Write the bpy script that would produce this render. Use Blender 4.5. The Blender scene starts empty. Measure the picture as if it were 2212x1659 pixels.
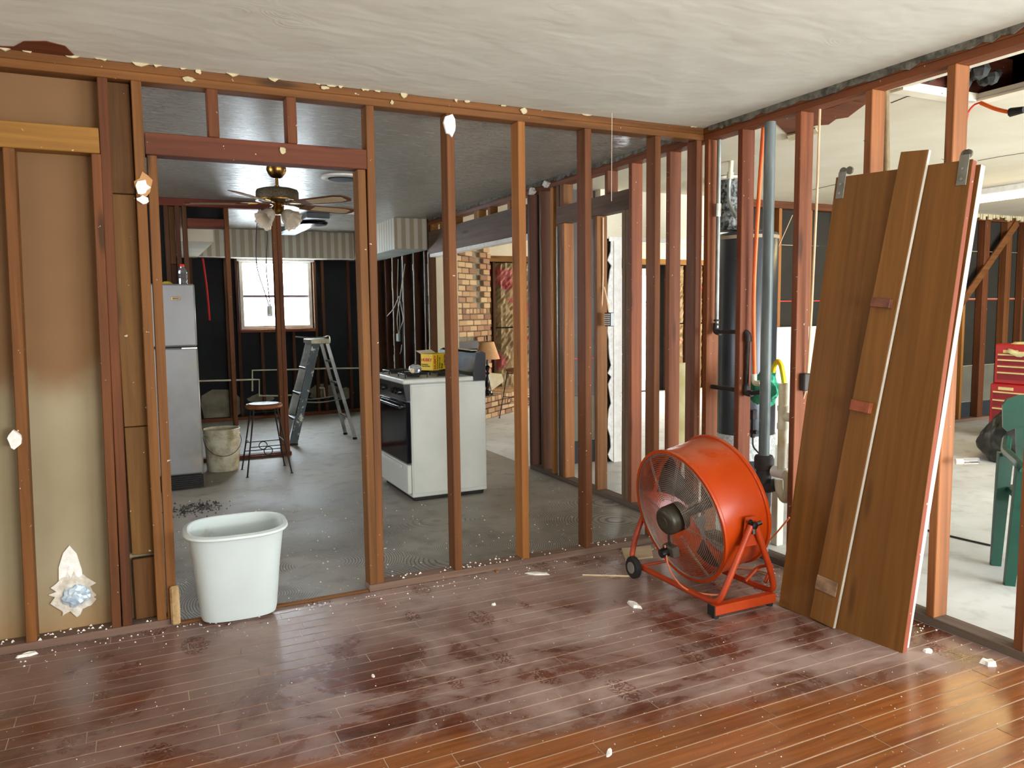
import bpy, bmesh, math, random
from mathutils import Vector, Matrix, Quaternion
random.seed(7)
S = bpy.context.scene
COL = S.collection
PI = math.pi

# ------------------------------------------------------------------ camera
YAW, PITCH, ROLL, FPX, CAMH = 0.4493, -0.0955, -0.0125, 1668.5, 1.3942
_fw = Vector((math.sin(YAW)*math.cos(PITCH), math.cos(YAW)*math.cos(PITCH), math.sin(PITCH)))
_rt0 = Vector((math.cos(YAW), -math.sin(YAW), 0)); _up0 = _rt0.cross(_fw)
_rt = _rt0*math.cos(ROLL) + _up0*math.sin(ROLL); _up = _up0*math.cos(ROLL) - _rt0*math.sin(ROLL)
CAM = Vector((0, 0, CAMH))
cd = bpy.data.cameras.new('camera'); cam = bpy.data.objects.new('camera', cd); COL.objects.link(cam)
cd.sensor_width = 36; cd.lens = FPX/2212*36; cd.clip_start = 0.05; cd.clip_end = 200
mw = Matrix((_rt, _up, -_fw)).transposed().to_4x4(); mw.translation = CAM
cam.matrix_world = mw
S.camera = cam
# surveying helpers: where the sight line through a photo pixel meets a known plane of the house
def _d(px, py): return _rt*((px-1106)/FPX) - _up*((py-829.5)/FPX) + _fw
def PX(px, py, x): v = _d(px, py); return CAM + v*(x/v.x)
def PY(px, py, y): v = _d(px, py); return CAM + v*(y/v.y)
def PZ(px, py, z=0.0): v = _d(px, py); return CAM + v*((z-CAMH)/v.z)

# ------------------------------------------------------------------ view + world + daylight + added fill lamps
S.view_settings.view_transform = 'Standard'; S.view_settings.look = 'None'
S.view_settings.exposure = 0.7; S.view_settings.gamma = 1.0
S.view_settings.use_curve_mapping = False
W = bpy.data.worlds.new('overcast_sky'); S.world = W; W.use_nodes = True
_bg = W.node_tree.nodes['Background']; _bg.inputs['Color'].default_value = (0.86, 0.94, 1.0, 1); _bg.inputs['Strength'].default_value = 1.3

def area(name, loc, rot, sx, sy, power, col, portal=False):
    l = bpy.data.lights.new(name, 'AREA'); l.shape = 'RECTANGLE'; l.size = sx; l.size_y = sy
    l.energy = power; l.color = col
    if portal: l.cycles.is_portal = True
    o = bpy.data.objects.new(name, l); COL.objects.link(o); o.location = loc; o.rotation_euler = rot
    return o
XR, YB, H = 3.0455, 3.683, 2.44
XW, XE, YS, YN, YU = -2.6, 10.8, -2.6, 10.7, 5.87     # house outline: west, east, south, north wall, wall between garage and den
area('daylight_front_windows', (1.95, YS+0.02, 1.45), (PI/2, 0, 0), 2.0, 1.6, 12, (0.90, 0.97, 1.0))
area('ceiling_fill_front_windows', (1.95, YS+0.03, 1.0), (PI/2+math.radians(58), 0, 0), 2.0, .7, 185, (1.0, 0.99, 0.94))   # added fill lamp tilted upward to brighten the front room ceiling
area('daylight_west_window', (XW+0.02, 0.6, 1.45), (PI/2, 0, -PI/2), 1.6, 1.3, 12, (1.0, 0.97, 0.92))
area('daylight_garage_door', (6.6, YS+0.02, 1.1), (PI/2, 0, 0), 4.8, 2.1, 480, (0.90, 0.96, 1.0))
area('daylight_den_window', (XE-0.02, 8.4, 1.4), (PI/2, 0, PI/2), 2.0, 1.3, 190, (1.0, 0.88, 0.70))
area('daylight_kitchen_window', (1.69, YN+0.10, 1.64), (-PI/2, 0, 0), 0.92, 0.9, 80, (0.86, 0.95, 1.0))
area('daylight_den_door', (7.25, YN+0.10, 1.1), (-PI/2, 0, 0), 0.9, 2.0, 90, (0.95, 0.98, 1.0))
area('kitchen_side_fill', (XW+0.02, 5.2, 1.5), (PI/2, 0, -PI/2), 1.5, 1.1, 35, (0.94, 0.97, 1.0))  # added unseen lamp on the left wall to brighten the kitchen

# ------------------------------------------------------------------ object helpers
def sr(r, g, b):
    f = lambda c: (c/255/12.92 if c/255 <= 0.04045 else ((c/255+0.055)/1.055)**2.4)
    return (f(r), f(g), f(b), 1)
def tag(o, label=None, cat=None, group=None, kind=None):
    if label: o['label'] = label
    if cat: o['category'] = cat
    if group: o['group'] = group
    if kind: o['kind'] = kind
    return o
def thing(name, label, cat, loc=(0, 0, 0), rotz=0.0, group=None, kind=None):
    o = bpy.data.objects.new(name, None); COL.objects.link(o); o.empty_display_size = 0.1
    o.location = loc; o.rotation_euler = (0, 0, rotz)
    return tag(o, label, cat, group, kind)
def frame_thing(name, label, cat, origin, ux, uz, group=None):
    o = thing(name, label, cat, origin, 0, group)
    z = Vector(uz).normalized(); x = Vector(ux); x = (x - z*x.dot(z)).normalized(); y = z.cross(x)
    m = Matrix((x, y, z)).transposed(); o.rotation_euler = m.to_euler()
    return o

class MB:
    """collects simple shapes, then links them as ONE mesh object"""
    def __init__(s): s.v = []; s.f = []
    def add(s, vs, fs):
        n = len(s.v); s.v += [Vector(a) for a in vs]; s.f += [tuple(i+n for i in f) for f in fs]; return s
    def box(s, x0, x1, y0, y1, z0, z1, m=None):
        vs = [Vector((x, y, z)) for x in (x0, x1) for y in (y0, y1) for z in (z0, z1)]
        if m is not None: vs = [m @ a for a in vs]
        return s.add(vs, [(0, 1, 3, 2), (4, 6, 7, 5), (0, 4, 5, 1), (2, 3, 7, 6), (0, 2, 6, 4), (1, 5, 7, 3)])
    def cbox(s, x0, x1, y0, y1, z0, z1, b=0.004, m=None):
        """box with chamfered edges"""
        b = min(b, (x1-x0)*.45, (y1-y0)*.45, (z1-z0)*.45)
        bm = bmesh.new(); bmesh.ops.create_cube(bm, size=1)
        for v in bm.verts: v.co = Vector((x0+(x1-x0)*(v.co.x+.5), y0+(y1-y0)*(v.co.y+.5), z0+(z1-z0)*(v.co.z+.5)))
        bmesh.ops.bevel(bm, geom=bm.edges[:], offset=b, segments=1, affect='EDGES', profile=.5)
        bm.verts.index_update(); vs = [v.co.copy() for v in bm.verts]
        if m is not None: vs = [m @ a for a in vs]
        fs = [[v.index for v in f.verts] for f in bm.faces]; bm.free()
        return s.add(vs, fs)
    def rings(s, rings, cap0=True, cap1=True, closed=False):
        n = len(rings[0]); k = len(rings); vs = [p for r in rings for p in r]; fs = []
        for i in range(k if closed else k-1):
            a = i*n; b = ((i+1) % k)*n
            for j in range(n): fs.append((a+j, a+(j+1) % n, b+(j+1) % n, b+j))
        if not closed:
            if cap0: fs.append(tuple(reversed(range(n))))
            if cap1: fs.append(tuple(range((k-1)*n, k*n)))
        return s.add(vs, fs)
    def tube(s, pts, r, n=8, closed=False, r1=None):
        pts = [Vector(p) for p in pts]; k = len(pts); rg = []
        t0 = (pts[1]-pts[0]).normalized()
        up = Vector((0, 0, 1)) if abs(t0.z) < .9 else Vector((1, 0, 0)); a = t0.cross(up).normalized()
        for i, p in enumerate(pts):
            if closed: t = (pts[(i+1) % k]-pts[i-1]).normalized()
            elif i == 0: t = t0
            elif i == k-1: t = (pts[i]-pts[i-1]).normalized()
            else: t = ((pts[i+1]-p).normalized()+(p-pts[i-1]).normalized()).normalized()
            a = (a - t*a.dot(t)).normalized(); b = t.cross(a)
            rr = r if r1 is None else r+(r1-r)*i/(k-1)
            rg.append([p + (a*math.cos(2*PI*j/n)+b*math.sin(2*PI*j/n))*rr for j in range(n)])
        return s.rings(rg, closed=closed)
    def lathe(s, prof, c=(0, 0, 0), n=24, axis='z', m=None, sx=1, sy=1):
        c = Vector(c); rg = []
        for r, h in prof:
            ring = []
            for j in range(n):
                a = 2*PI*j/n; p = Vector((r*sx*math.cos(a), r*sy*math.sin(a), h))
                if axis == 'x': p = Vector((p.z, p.x, p.y))
                if axis == 'y': p = Vector((p.y, p.z, p.x))
                if m is not None: p = m @ p
                ring.append(c+p)
            rg.append(ring)
        return s.rings(rg)
    def prism(s, poly, z0, z1, plane='xy'):
        def P(a, b, h): return Vector((a, b, h)) if plane == 'xy' else (Vector((a, h, b)) if plane == 'xz' else Vector((h, a, b)))
        n = len(poly); vs = [P(a, b, z0) for a, b in poly]+[P(a, b, z1) for a, b in poly]
        fs = [tuple(reversed(range(n))), tuple(range(n, 2*n))]+[(i, (i+1) % n, n+(i+1) % n, n+i) for i in range(n)]
        return s.add(vs, fs)
    def sphere(s, c, r, n=12, k=8, sx=1, sy=1, sz=1):
        return s.lathe([(max(1e-4, r*math.sin(PI*i/k)), -r*math.cos(PI*i/k)*sz) for i in range(k+1)], c, n, sx=sx, sy=sy)
    def build(s, name, mat, parent=None, world=False, smooth=False, center=True):
        off = Vector((0, 0, 0))
        if world and parent is not None:
            p = parent
            while p is not None: off += p.location; p = p.parent
        elif parent is not None:
            p = parent
            while p is not None and p.type == 'MESH': off += p.location; p = p.parent
        vs = [a-off for a in s.v]
        ctr = Vector((0, 0, 0))
        if center and vs:
            lo = Vector([min(a[i] for a in vs) for i in range(3)]); hi = Vector([max(a[i] for a in vs) for i in range(3)]); ctr = (lo+hi)/2
        me = bpy.data.meshes.new(name); me.from_pydata([a-ctr for a in vs], [], s.f); me.validate()
        bm = bmesh.new(); bm.from_mesh(me); bmesh.ops.recalc_face_normals(bm, faces=bm.faces[:]); bm.to_mesh(me); bm.free()
        if smooth:
            for p in me.polygons: p.use_smooth = True
            try: me.set_sharp_from_angle(angle=math.radians(40))
            except Exception: pass
        me.materials.append(mat)
        o = bpy.data.objects.new(name, me); COL.objects.link(o); o.location = ctr
        if parent is not None: o.parent = parent
        return o
def fillet(pts, r, n=4):
    pts = [Vector(p) for p in pts]; out = [pts[0]]
    for i in range(1, len(pts)-1):
        a, b, c = pts[i-1], pts[i], pts[i+1]; d0 = (a-b); d1 = (c-b); rr = min(r, d0.length*.45, d1.length*.45)
        p0 = b+d0.normalized()*rr; p1 = b+d1.normalized()*rr
        for k in range(n+1):
            t = k/n; out.append(p0*(1-t)**2+b*2*t*(1-t)+p1*t*t)
    return out+[pts[-1]]
def copy_tree(o, parent=None):
    c = o.copy(); COL.objects.link(c)
    if parent is not None: c.parent = parent
    for ch in list(o.children): copy_tree(ch, c)
    return c
def ragged(n, rx, ry, j=.3, seed=0):
    rnd = random.Random(seed); return [(math.cos(2*PI*i/n)*rx*(1+rnd.uniform(-j, j)), math.sin(2*PI*i/n)*ry*(1+rnd.uniform(-j, j))) for i in range(n)]
def text_part(body, size, mat, parent, mtx, name='lettering', bold=0.0):
    cu = bpy.data.curves.new('text', 'FONT'); cu.body = body; cu.size = size; cu.extrude = 0.0006; cu.offset = bold; cu.resolution_u = 2
    t = bpy.data.objects.new('text', cu); COL.objects.link(t); bpy.context.view_layer.update()
    dg = bpy.context.evaluated_depsgraph_get(); me = bpy.data.meshes.new_from_object(t.evaluated_get(dg))
    COL.objects.unlink(t); bpy.data.objects.remove(t); bpy.data.curves.remove(cu)
    me.materials.clear(); me.materials.append(mat); me.transform(mtx)
    o = bpy.data.objects.new(name, me); COL.objects.link(o); o.parent = parent; return o

# ------------------------------------------------------------------ procedural materials
class N:
    def __init__(s, name, rough=.6, metal=0.0):
        s.m = bpy.data.materials.new(name); s.m.use_nodes = True; s.t = s.m.node_tree; s.b = s.t.nodes['Principled BSDF']
        s.b.inputs['Roughness'].default_value = rough; s.b.inputs['Metallic'].default_value = metal
        s._c = None
    def n(s, typ, **kw):
        nd = s.t.nodes.new(typ)
        for k, v in kw.items(): setattr(nd, k, v)
        return nd
    def L(s, a, b): s.t.links.new(a, b)
    def val(s, sock, v):
        if hasattr(v, 'links') or isinstance(v, bpy.types.NodeSocket): s.L(v, sock)
        else: sock.default_value = v
    def coord(s, kind='Object', rnd=True):
        if kind == 'World': return s.n('ShaderNodeNewGeometry').outputs['Position']
        o = s.n('ShaderNodeTexCoord').outputs[kind]
        if not rnd: return o
        oi = s.n('ShaderNodeObjectInfo'); a = s.n('ShaderNodeVectorMath', operation='MULTIPLY_ADD')
        c = s.n('ShaderNodeCombineXYZ')
        for i, k in enumerate((37.0, 71.0, 13.0)):
            mm = s.math('MULTIPLY', oi.outputs['Random'], k); s.L(mm, c.inputs[i])
        a.inputs[1].default_value = (1, 1, 1); s.L(o, a.inputs[0]); s.L(c.outputs[0], a.inputs[2]); return a.outputs[0]
    def map(s, vec, scale=(1, 1, 1), loc=(0, 0, 0), rot=(0, 0, 0)):
        m = s.n('ShaderNodeMapping'); m.inputs['Scale'].default_value = scale; m.inputs['Location'].default_value = loc; m.inputs['Rotation'].default_value = rot
        s.L(vec, m.inputs['Vector']); return m.outputs[0]
    def noise(s, vec, scale=5, detail=4, rough=.55, dist=0.0):
        x = s.n('ShaderNodeTexNoise'); s.L(vec, x.inputs['Vector']); x.inputs['Scale'].default_value = scale; x.inputs['Detail'].default_value = detail
        x.inputs['Roughness'].default_value = rough; x.inputs['Distortion'].default_value = dist; return x.outputs['Fac']
    def math(s, op, a, b=None, c=None, clamp=False):
        m = s.n('ShaderNodeMath', operation=op); m.use_clamp = clamp; s.val(m.inputs[0], a)
        if b is not None: s.val(m.inputs[1], b)
        if c is not None: s.val(m.inputs[2], c)
        return m.outputs[0]
    def ramp(s, fac, stops):
        r = s.n('ShaderNodeValToRGB'); s.L(fac, r.inputs[0]); el = r.color_ramp.elements
        while len(el) < len(stops): el.new(.5)
        for e, (p, c) in zip(el, stops): e.position = p; e.color = c if len(c) == 4 else (*c, 1)
        return r.outputs[0]
    def step(s, fac, a, b):
        r = s.n('ShaderNodeMapRange'); r.clamp = True; r.interpolation_type = 'SMOOTHSTEP'
        s.L(fac, r.inputs['Value']); r.inputs['From Min'].default_value = a; r.inputs['From Max'].default_value = b; return r.outputs['Result']
    def mix(s, fac, a, b, mode='MIX'):
        m = s.n('ShaderNodeMix', data_type='RGBA', blend_type=mode); s.val(m.inputs[0], fac); s.val(m.inputs[6], a); s.val(m.inputs[7], b); return m.outputs[2]
    def color(s, c): s.val(s.b.inputs['Base Color'], c); return s
    def bump(s, h, strength=.3, dist=.01):
        b = s.n('ShaderNodeBump'); b.inputs['Strength'].default_value = strength; b.inputs['Distance'].default_value = dist
        s.L(h, b.inputs['Height']); s.L(b.outputs[0], s.b.inputs['Normal']); return s
    def rnd(s): return s.n('ShaderNodeObjectInfo').outputs['Random']

def plain(name, c1, c2=None, scale=6, rough=.55, metal=0.0, bump=0.0, stretch=(1, 1, 1), coord='Object', lo=.35, hi=.65, detail=5):
    m = N(name, rough, metal); v = m.map(m.coord(coord), stretch); f = m.noise(v, scale, detail)
    m.color(m.ramp(f, [(lo, c1), (hi, c2 or tuple(min(1, x*1.25) for x in c1[:3])+(1,))]))
    if bump: m.bump(f, bump)
    return m.m
def wood(name, cA, cB, cDark, axis='z', speck=True, rough=.62, stain=.55):
    m = N(name, rough); v = m.coord('Object')
    st = {'x': (.5, 14, 14), 'y': (14, .5, 14), 'z': (14, 14, .5)}[axis]
    st2 = {'x': (.35, 2, 2), 'y': (2, .35, 2), 'z': (2, 2, .35)}[axis]
    g = m.noise(m.map(v, st), 2.2, 7, .62, .4); big = m.noise(m.map(v, st2), 1.6, 3)
    c = m.ramp(g, [(.3, cA), (.7, cB)])
    c = m.mix(m.math('MULTIPLY', m.step(big, .5, .75), stain), c, cDark)
    vr = m.n('ShaderNodeTexVoronoi'); m.L(m.map(v, {'x': (1.3, 7, 7), 'y': (7, 1.3, 7), 'z': (7, 7, 1.3)}[axis]), vr.inputs['Vector']); vr.inputs['Scale'].default_value = 1.0
    kn = m.math('SUBTRACT', 1.0, m.step(vr.outputs['Distance'], .05, .17)); c = m.mix(m.math('MULTIPLY', kn, .75), c, cDark)
    hs = m.n('ShaderNodeHueSaturation'); m.L(c, hs.inputs['Color']); m.L(m.math('MULTIPLY_ADD', m.rnd(), .34, .80), hs.inputs['Value']); m.L(m.math('MULTIPLY_ADD', m.rnd(), .02, .49), hs.inputs['Hue']); c = hs.outputs[0]
    if speck:
        sp = m.step(m.noise(v, 42, 2), .735, .765); c = m.mix(m.math('MULTIPLY', sp, .8), c, sr(205, 195, 180))
    m.color(c); m.bump(g, .25, .004); m.b.inputs['Specular IOR Level'].default_value = .25; return m.m
WA, WBc, WD = sr(90, 53, 25), sr(125, 76, 38), sr(48, 29, 15)
wood_x = wood('fir_lumber_along_x', WA, WBc, WD, 'x'); wood_y = wood('fir_lumber_along_y', WA, WBc, WD, 'y'); wood_z = wood('fir_lumber_upright', WA, WBc, WD, 'z')
redfir_z = wood('red_fir_lumber_upright', sr(110, 62, 32), sr(146, 88, 49), sr(58, 32, 18), 'z'); redfir_y = wood('red_fir_lumber_along_y', sr(96, 50, 28), sr(126, 70, 40), sr(54, 28, 16), 'y')
old_y = wood('weathered_lumber_along_y', sr(92, 76, 62), sr(128, 108, 88), sr(48, 38, 30), 'y', False, .8)
old_z = wood('weathered_lumber_upright', sr(92, 72, 56), sr(124, 100, 78), sr(48, 36, 28), 'z', False, .8)
shaded_z = wood('shaded_lumber_upright', sr(70, 42, 24), sr(94, 58, 36), sr(34, 20, 14), 'z', False, .7)  # same lumber as the other studs, colour darkened to paint in shadow
dark_x = wood('dark_lumber_along_x', sr(96, 50, 32), sr(124, 66, 44), sr(48, 24, 16), 'x', True, .7)
red_x = wood('red_brown_header_lumber', sr(88, 47, 32), sr(108, 60, 41), sr(60, 31, 22), 'x', True, .7)
gold_z = wood('golden_pine_upright', sr(140, 88, 40), sr(168, 112, 58), sr(96, 54, 24), 'z', False)
gold_x = wood('golden_pine_along_x', sr(126, 84, 36), sr(152, 106, 50), sr(88, 54, 24), 'x')
dirty_y = wood('dusty_sole_plate_along_y', sr(84, 72, 62), sr(120, 104, 90), sr(46, 38, 32), 'y', False, .85)
dirty_x = wood('dusty_sole_plate_along_x', sr(112, 88, 74), sr(142, 116, 100), sr(96, 88, 82), 'x', True, .85)
slab_m = wood('brown_door_veneer', sr(106, 70, 27), sr(129, 88, 38), sr(84, 53, 19), 'z', False, .55, .4)
board_m = wood('oak_board_veneer', sr(106, 68, 29), sr(134, 89, 42), sr(84, 52, 21), 'z', False, .55, .3)
edge_m = wood('red_door_edge', sr(140, 74, 49), sr(162, 92, 64), sr(108, 53, 34), 'z', True, .5, .3)
white_paint = plain('white_paint', sr(232, 228, 222), sr(246, 244, 240), 20, .45)
cream = plain('cream_drywall', sr(226, 216, 192), sr(236, 228, 208), 3, .8)
tornpaper = plain('torn_white_gypsum', sr(226, 222, 216), sr(248, 246, 242), 30, .9, bump=.6)
yellowgyp = plain('torn_cream_gypsum', sr(178, 164, 126), sr(206, 194, 158), 30, .9, bump=.6)
mud = plain('grey_plaster_mud', sr(72, 70, 62), sr(124, 122, 110), 24, .95, bump=.8)
blackm = plain('black_enamel', sr(14, 15, 18), sr(24, 25, 28), 8, .22)
blackr = plain('black_rubber', sr(18, 18, 18), sr(34, 33, 32), 20, .75)
chrome = plain('worn_chrome', sr(170, 170, 165), sr(205, 205, 200), 25, .3, 1.0)
zinc = plain('galvanised_steel', sr(128, 134, 132), sr(168, 172, 168), 30, .45, .75, stretch=(1, 1, .3))
iron = plain('cast_iron', sr(40, 38, 40), sr(66, 60, 58), 25, .7, .3, bump=.3)
steelgrey = plain('dark_vent_pipe', sr(84, 94, 94), sr(118, 126, 124), 14, .5, .2, stretch=(1, 1, .2))
brass = plain('polished_brass', sr(134, 100, 48), sr(164, 126, 68), 12, .28, 1.0)
antique = plain('antique_brass', sr(66, 57, 42), sr(98, 86, 64), 90, .55, .6, bump=.5)
redplastic = plain('red_plastic', sr(196, 34, 26), None, 8, .4)
orangep = plain('orange_pipe', sr(232, 96, 26), sr(246, 118, 44), 10, .4)
orangecord = plain('orange_cord', sr(206, 100, 56), sr(226, 124, 78), 10, .5)
tancord = plain('tan_cable', sr(206, 168, 132), sr(226, 192, 156), 10, .55)
graycord = plain('grey_cable', sr(176, 172, 162), sr(206, 202, 190), 10, .55)
darkcord = plain('dark_cable', sr(40, 34, 32), sr(60, 52, 50), 10, .6)
pvc = plain('old_white_pvc', sr(206, 198, 170), sr(228, 222, 200), 9, .4)
redline = plain('red_chalk_paint', sr(196, 60, 40), None, 8, .8)
# ------------------------------------------------------------------ surface materials of the setting
def ceiling_swirl():
    m = N('hand_swirled_ceiling_plaster', .7); p = m.coord('World')
    nd = m.n('ShaderNodeTexNoise'); m.L(p, nd.inputs['Vector']); nd.inputs['Scale'].default_value = 2.2
    w = m.n('ShaderNodeVectorMath', operation='MULTIPLY_ADD'); m.L(nd.outputs['Color'], w.inputs[0]); w.inputs[1].default_value = (.16, .16, 0); m.L(p, w.inputs[2])
    v = m.n('ShaderNodeTexVoronoi'); m.L(m.map(w.outputs[0], (4.2, 5.4, 0)), v.inputs['Vector']); v.inputs['Scale'].default_value = 1.0
    d = v.outputs['Distance']; rg = m.math('SINE', m.math('MULTIPLY', d, 80.0))
    msk = m.math('MULTIPLY', m.step(m.noise(p, 2.6, 2), .5, .62), m.math('SUBTRACT', 1.0, m.step(d, .25, .5)))
    h = m.math('MULTIPLY', m.math('MULTIPLY', rg, msk), .02); h = m.math('MULTIPLY_ADD', m.noise(m.map(w.outputs[0], (4.0, 6.5, 1)), 1.0, 2), .7, h)
    m.color(m.ramp(m.noise(p, 1.4, 4), [(.3, sr(213, 217, 206)), (.7, sr(226, 230, 220))])); m.bump(h, .2, .05); return m.m
def ceiling_knock():
    m = N('knockdown_kitchen_ceiling', .34); p = m.coord('World')
    h = m.noise(m.map(p, (5, 17, 1)), 2.4, 5, .62, .8); h2 = m.step(h, .5, .62)
    m.color(m.mix(h2, sr(164, 160, 149), sr(196, 191, 180))); m.bump(h2, 1.0, .07); return m.m  # lighter streaks paint in the light caught by the raised texture
def concrete(name, cA, cB, cC, rough=.7, trowel=False):
    m = N(name, rough); p = m.coord('World'); a = m.noise(p, 1.3, 8, .62, .3); b = m.noise(p, 7, 6); c = m.ramp(a, [(.3, cA), (.62, cB)])
    c = m.mix(m.math('MULTIPLY', m.step(b, .5, .7), .45), c, cC)
    h = b
    if trowel:
        vr = m.n('ShaderNodeTexVoronoi'); m.L(p, vr.inputs['Vector']); vr.inputs['Scale'].default_value = 1.5
        rg = m.math('SINE', m.math('MULTIPLY', vr.outputs['Distance'], 330.0))
        sx = m.n('ShaderNodeSeparateXYZ'); m.L(p, sx.inputs[0])
        near = m.math('SUBTRACT', 1.0, m.step(sx.outputs['Y'], 4.4, 5.3)); msk = m.math('MULTIPLY', m.step(m.noise(p, 1.9, 2), .40, .48), near)
        c = m.mix(m.math('MULTIPLY', m.math('MULTIPLY', m.step(rg, .2, .9), msk), .8), c, sr(66, 62, 56))
        h = m.math('MULTIPLY_ADD', m.math('MULTIPLY', rg, msk), .5, b)
    sp = m.step(m.noise(p, 55, 2), .69, .72); c = m.mix(m.math('MULTIPLY', sp, .6), c, sr(216, 214, 208))
    m.color(c); m.bump(h, .25, .006)
    m.L(m.math('MULTIPLY_ADD', a, .4, rough-.2), m.b.inputs['Roughness']); return m.m
def plank_mat():
    m = N('dusty_laminate_plank', .3); p = m.coord('World'); o = m.coord('Object')
    g = m.noise(m.map(o, (1.4, 22, 22)), 1.6, 7, .65, .6); c = m.ramp(g, [(.28, sr(70, 35, 22)), (.5, sr(92, 48, 31)), (.74, sr(116, 64, 42))])
    sx = m.n('ShaderNodeSeparateXYZ'); m.L(p, sx.inputs[0])
    # swept, dust-free patch by the right front corner of the view
    e = m.math('MULTIPLY_ADD', sx.outputs['X'], .235, sx.outputs['Y']); e = m.math('MULTIPLY_ADD', m.noise(p, 2.2, 4), .45, e)
    swept = m.math('SUBTRACT', 1.0, m.step(e, 2.58, 2.78))
    c = m.mix(m.math('MULTIPLY', swept, .55), c, m.ramp(g, [(.3, sr(128, 70, 30)), (.7, sr(178, 112, 54))]))
    hs = m.n('ShaderNodeHueSaturation'); m.L(c, hs.inputs['Color']); m.L(m.math('MULTIPLY_ADD', m.rnd(), .3, .85), hs.inputs['Value']); c = hs.outputs[0]
    d = m.step(m.noise(m.map(p, (1, 1.25, 1)), 2.1, 9, .68, .5), .36, .66)
    wall = m.step(sx.outputs['Y'], 2.7, 3.55); d = m.math('MAXIMUM', d, m.math('MULTIPLY', wall, m.step(m.noise(p, 3.0, 6), .3, .55)))
    d = m.math('MULTIPLY', d, m.math('MULTIPLY_ADD', m.step(m.math('MULTIPLY_ADD', m.noise(p, 1.5, 3), .8, sx.outputs['X']), .3, 1.3), .5, .5))
    # shoe prints and scuffs where feet lifted the dust
    fp = m.n('ShaderNodeTexVoronoi'); m.L(m.map(p, (4.2, 2.4, 1), rot=(0, 0, .5)), fp.inputs['Vector']); fp.inputs['Scale'].default_value = 1.0
    tread = m.step(m.math('SINE', m.math('MULTIPLY', m.noise(p, 24, 1), 40.0)), -.5, .3)
    foot = m.math('MULTIPLY', m.math('SUBTRACT', 1.0, m.step(fp.outputs['Distance'], .2, .27)), tread)
    d = m.math('MULTIPLY', d, m.math('MULTIPLY_ADD', foot, -.75, 1.0)); d = m.math('MULTIPLY', d, m.math('MULTIPLY_ADD', swept, -.92, 1.0))
    c = m.mix(m.math('MULTIPLY', d, .74), c, sr(178, 156, 149))
    sp = m.step(m.noise(p, 60, 2), .71, .74); c = m.mix(m.math('MULTIPLY', sp, .7), c, sr(222, 212, 202))
    m.color(c); m.L(m.math('MULTIPLY_ADD', d, .3, .2), m.b.inputs['Roughness']); m.bump(g, .1, .002); return m.m
def sheath(name, a, b):
    m = N(name, .85); p = m.coord('World'); m.color(m.ramp(m.noise(p, 2.4, 6), [(.3, a), (.7, b)])); return m.m
def wallpaper():
    m = N('striped_wallpaper', .55); p = m.coord('World'); sx = m.n('ShaderNodeSeparateXYZ'); m.L(p, sx.inputs[0])
    u = m.math('FRACT', m.math('DIVIDE', m.math('ADD', sx.outputs['X'], sx.outputs['Y']), .098))
    k = m.step(m.math('ABSOLUTE', m.math('SUBTRACT', u, .5)), .25, .28)
    m.color(m.mix(k, sr(158, 146, 124), sr(190, 185, 172))); return m.m
def tandry():
    m = N('bare_tan_drywall_paper', .85); p = m.coord('World'); sx = m.n('ShaderNodeSeparateXYZ'); m.L(p, sx.inputs[0])
    z = m.math('MULTIPLY_ADD', m.noise(p, 2.5, 5), .35, sx.outputs['Z']); k = m.step(z, 1.18, 1.42)
    lo = m.ramp(m.noise(p, 1.8, 5), [(.3, sr(140, 127, 98)), (.7, sr(157, 144, 117))]); c = m.mix(k, lo, m.ramp(m.noise(p, 1.2, 4), [(.3, sr(112, 80, 48)), (.7, sr(127, 94, 60))]))
    base = m.step(z, .2, .5); c = m.mix(base, sr(152, 122, 84), c)
    m.color(c); return m.m
ceil_front = ceiling_swirl(); ceil_kit = ceiling_knock()
ceil_gar = plain('cream_garage_ceiling', sr(214, 204, 180), sr(230, 222, 202), 1.2, .8, coord='World')
conc_k = concrete('grey_kitchen_concrete', sr(118, 112, 104), sr(150, 144, 134), sr(92, 86, 80), .55, True)
conc_g = concrete('pale_garage_concrete', sr(184, 186, 186), sr(210, 213, 214), sr(160, 160, 158), .7)
plank_m = plank_mat(); tan_dry = tandry(); paper = wallpaper()
grout = plain('dust_filled_plank_joint', sr(196, 172, 150), sr(214, 194, 174), 9, .9)
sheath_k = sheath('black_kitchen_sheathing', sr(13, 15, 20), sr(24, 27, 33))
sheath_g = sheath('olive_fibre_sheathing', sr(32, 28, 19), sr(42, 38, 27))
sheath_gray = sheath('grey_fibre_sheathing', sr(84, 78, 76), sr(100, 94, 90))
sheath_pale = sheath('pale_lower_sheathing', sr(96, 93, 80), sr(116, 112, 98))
sheath_low = sheath('dark_bottom_sheathing', sr(34, 38, 42), sr(48, 52, 56))  # darker bottom course of the sheathing
plainwall = plain('painted_room_wall', sr(198, 188, 170), sr(210, 200, 184), 2, .85)
darkvoid = plain('dark_void_black', sr(10, 10, 11), sr(18, 18, 19), 5, .9)  # flat black that stands in for the darkness inside gaps
sidewall = plain('outer_wall_board', sr(70, 60, 50), None, 3, .9)

_rs = random.Random(11)
def piece(par, name, x0, x1, y0, y1, z0, z1, mat, lean=0.0, b=.003, jit=.0012):
    """one piece of lumber; lean = how far its top stands off its foot along x"""
    mb = MB().cbox(x0, x1, y0, y1, z0, z1, b)
    zc = (z0+z1)/2; j = _rs.uniform(-jit, jit)
    for v in mb.v: v.x += lean*(v.z-zc)/max(.01, z1-z0); v.y += j
    return mb.build(name, mat, par, world=True)
def struct(name, mb, mat, label, cat='wall'):
    return tag(mb.build(name, mat), label, cat, kind='structure')
def sgroup(name, label, loc, cat='wall'):
    return thing(name, label, cat, loc, kind='structure')

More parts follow.
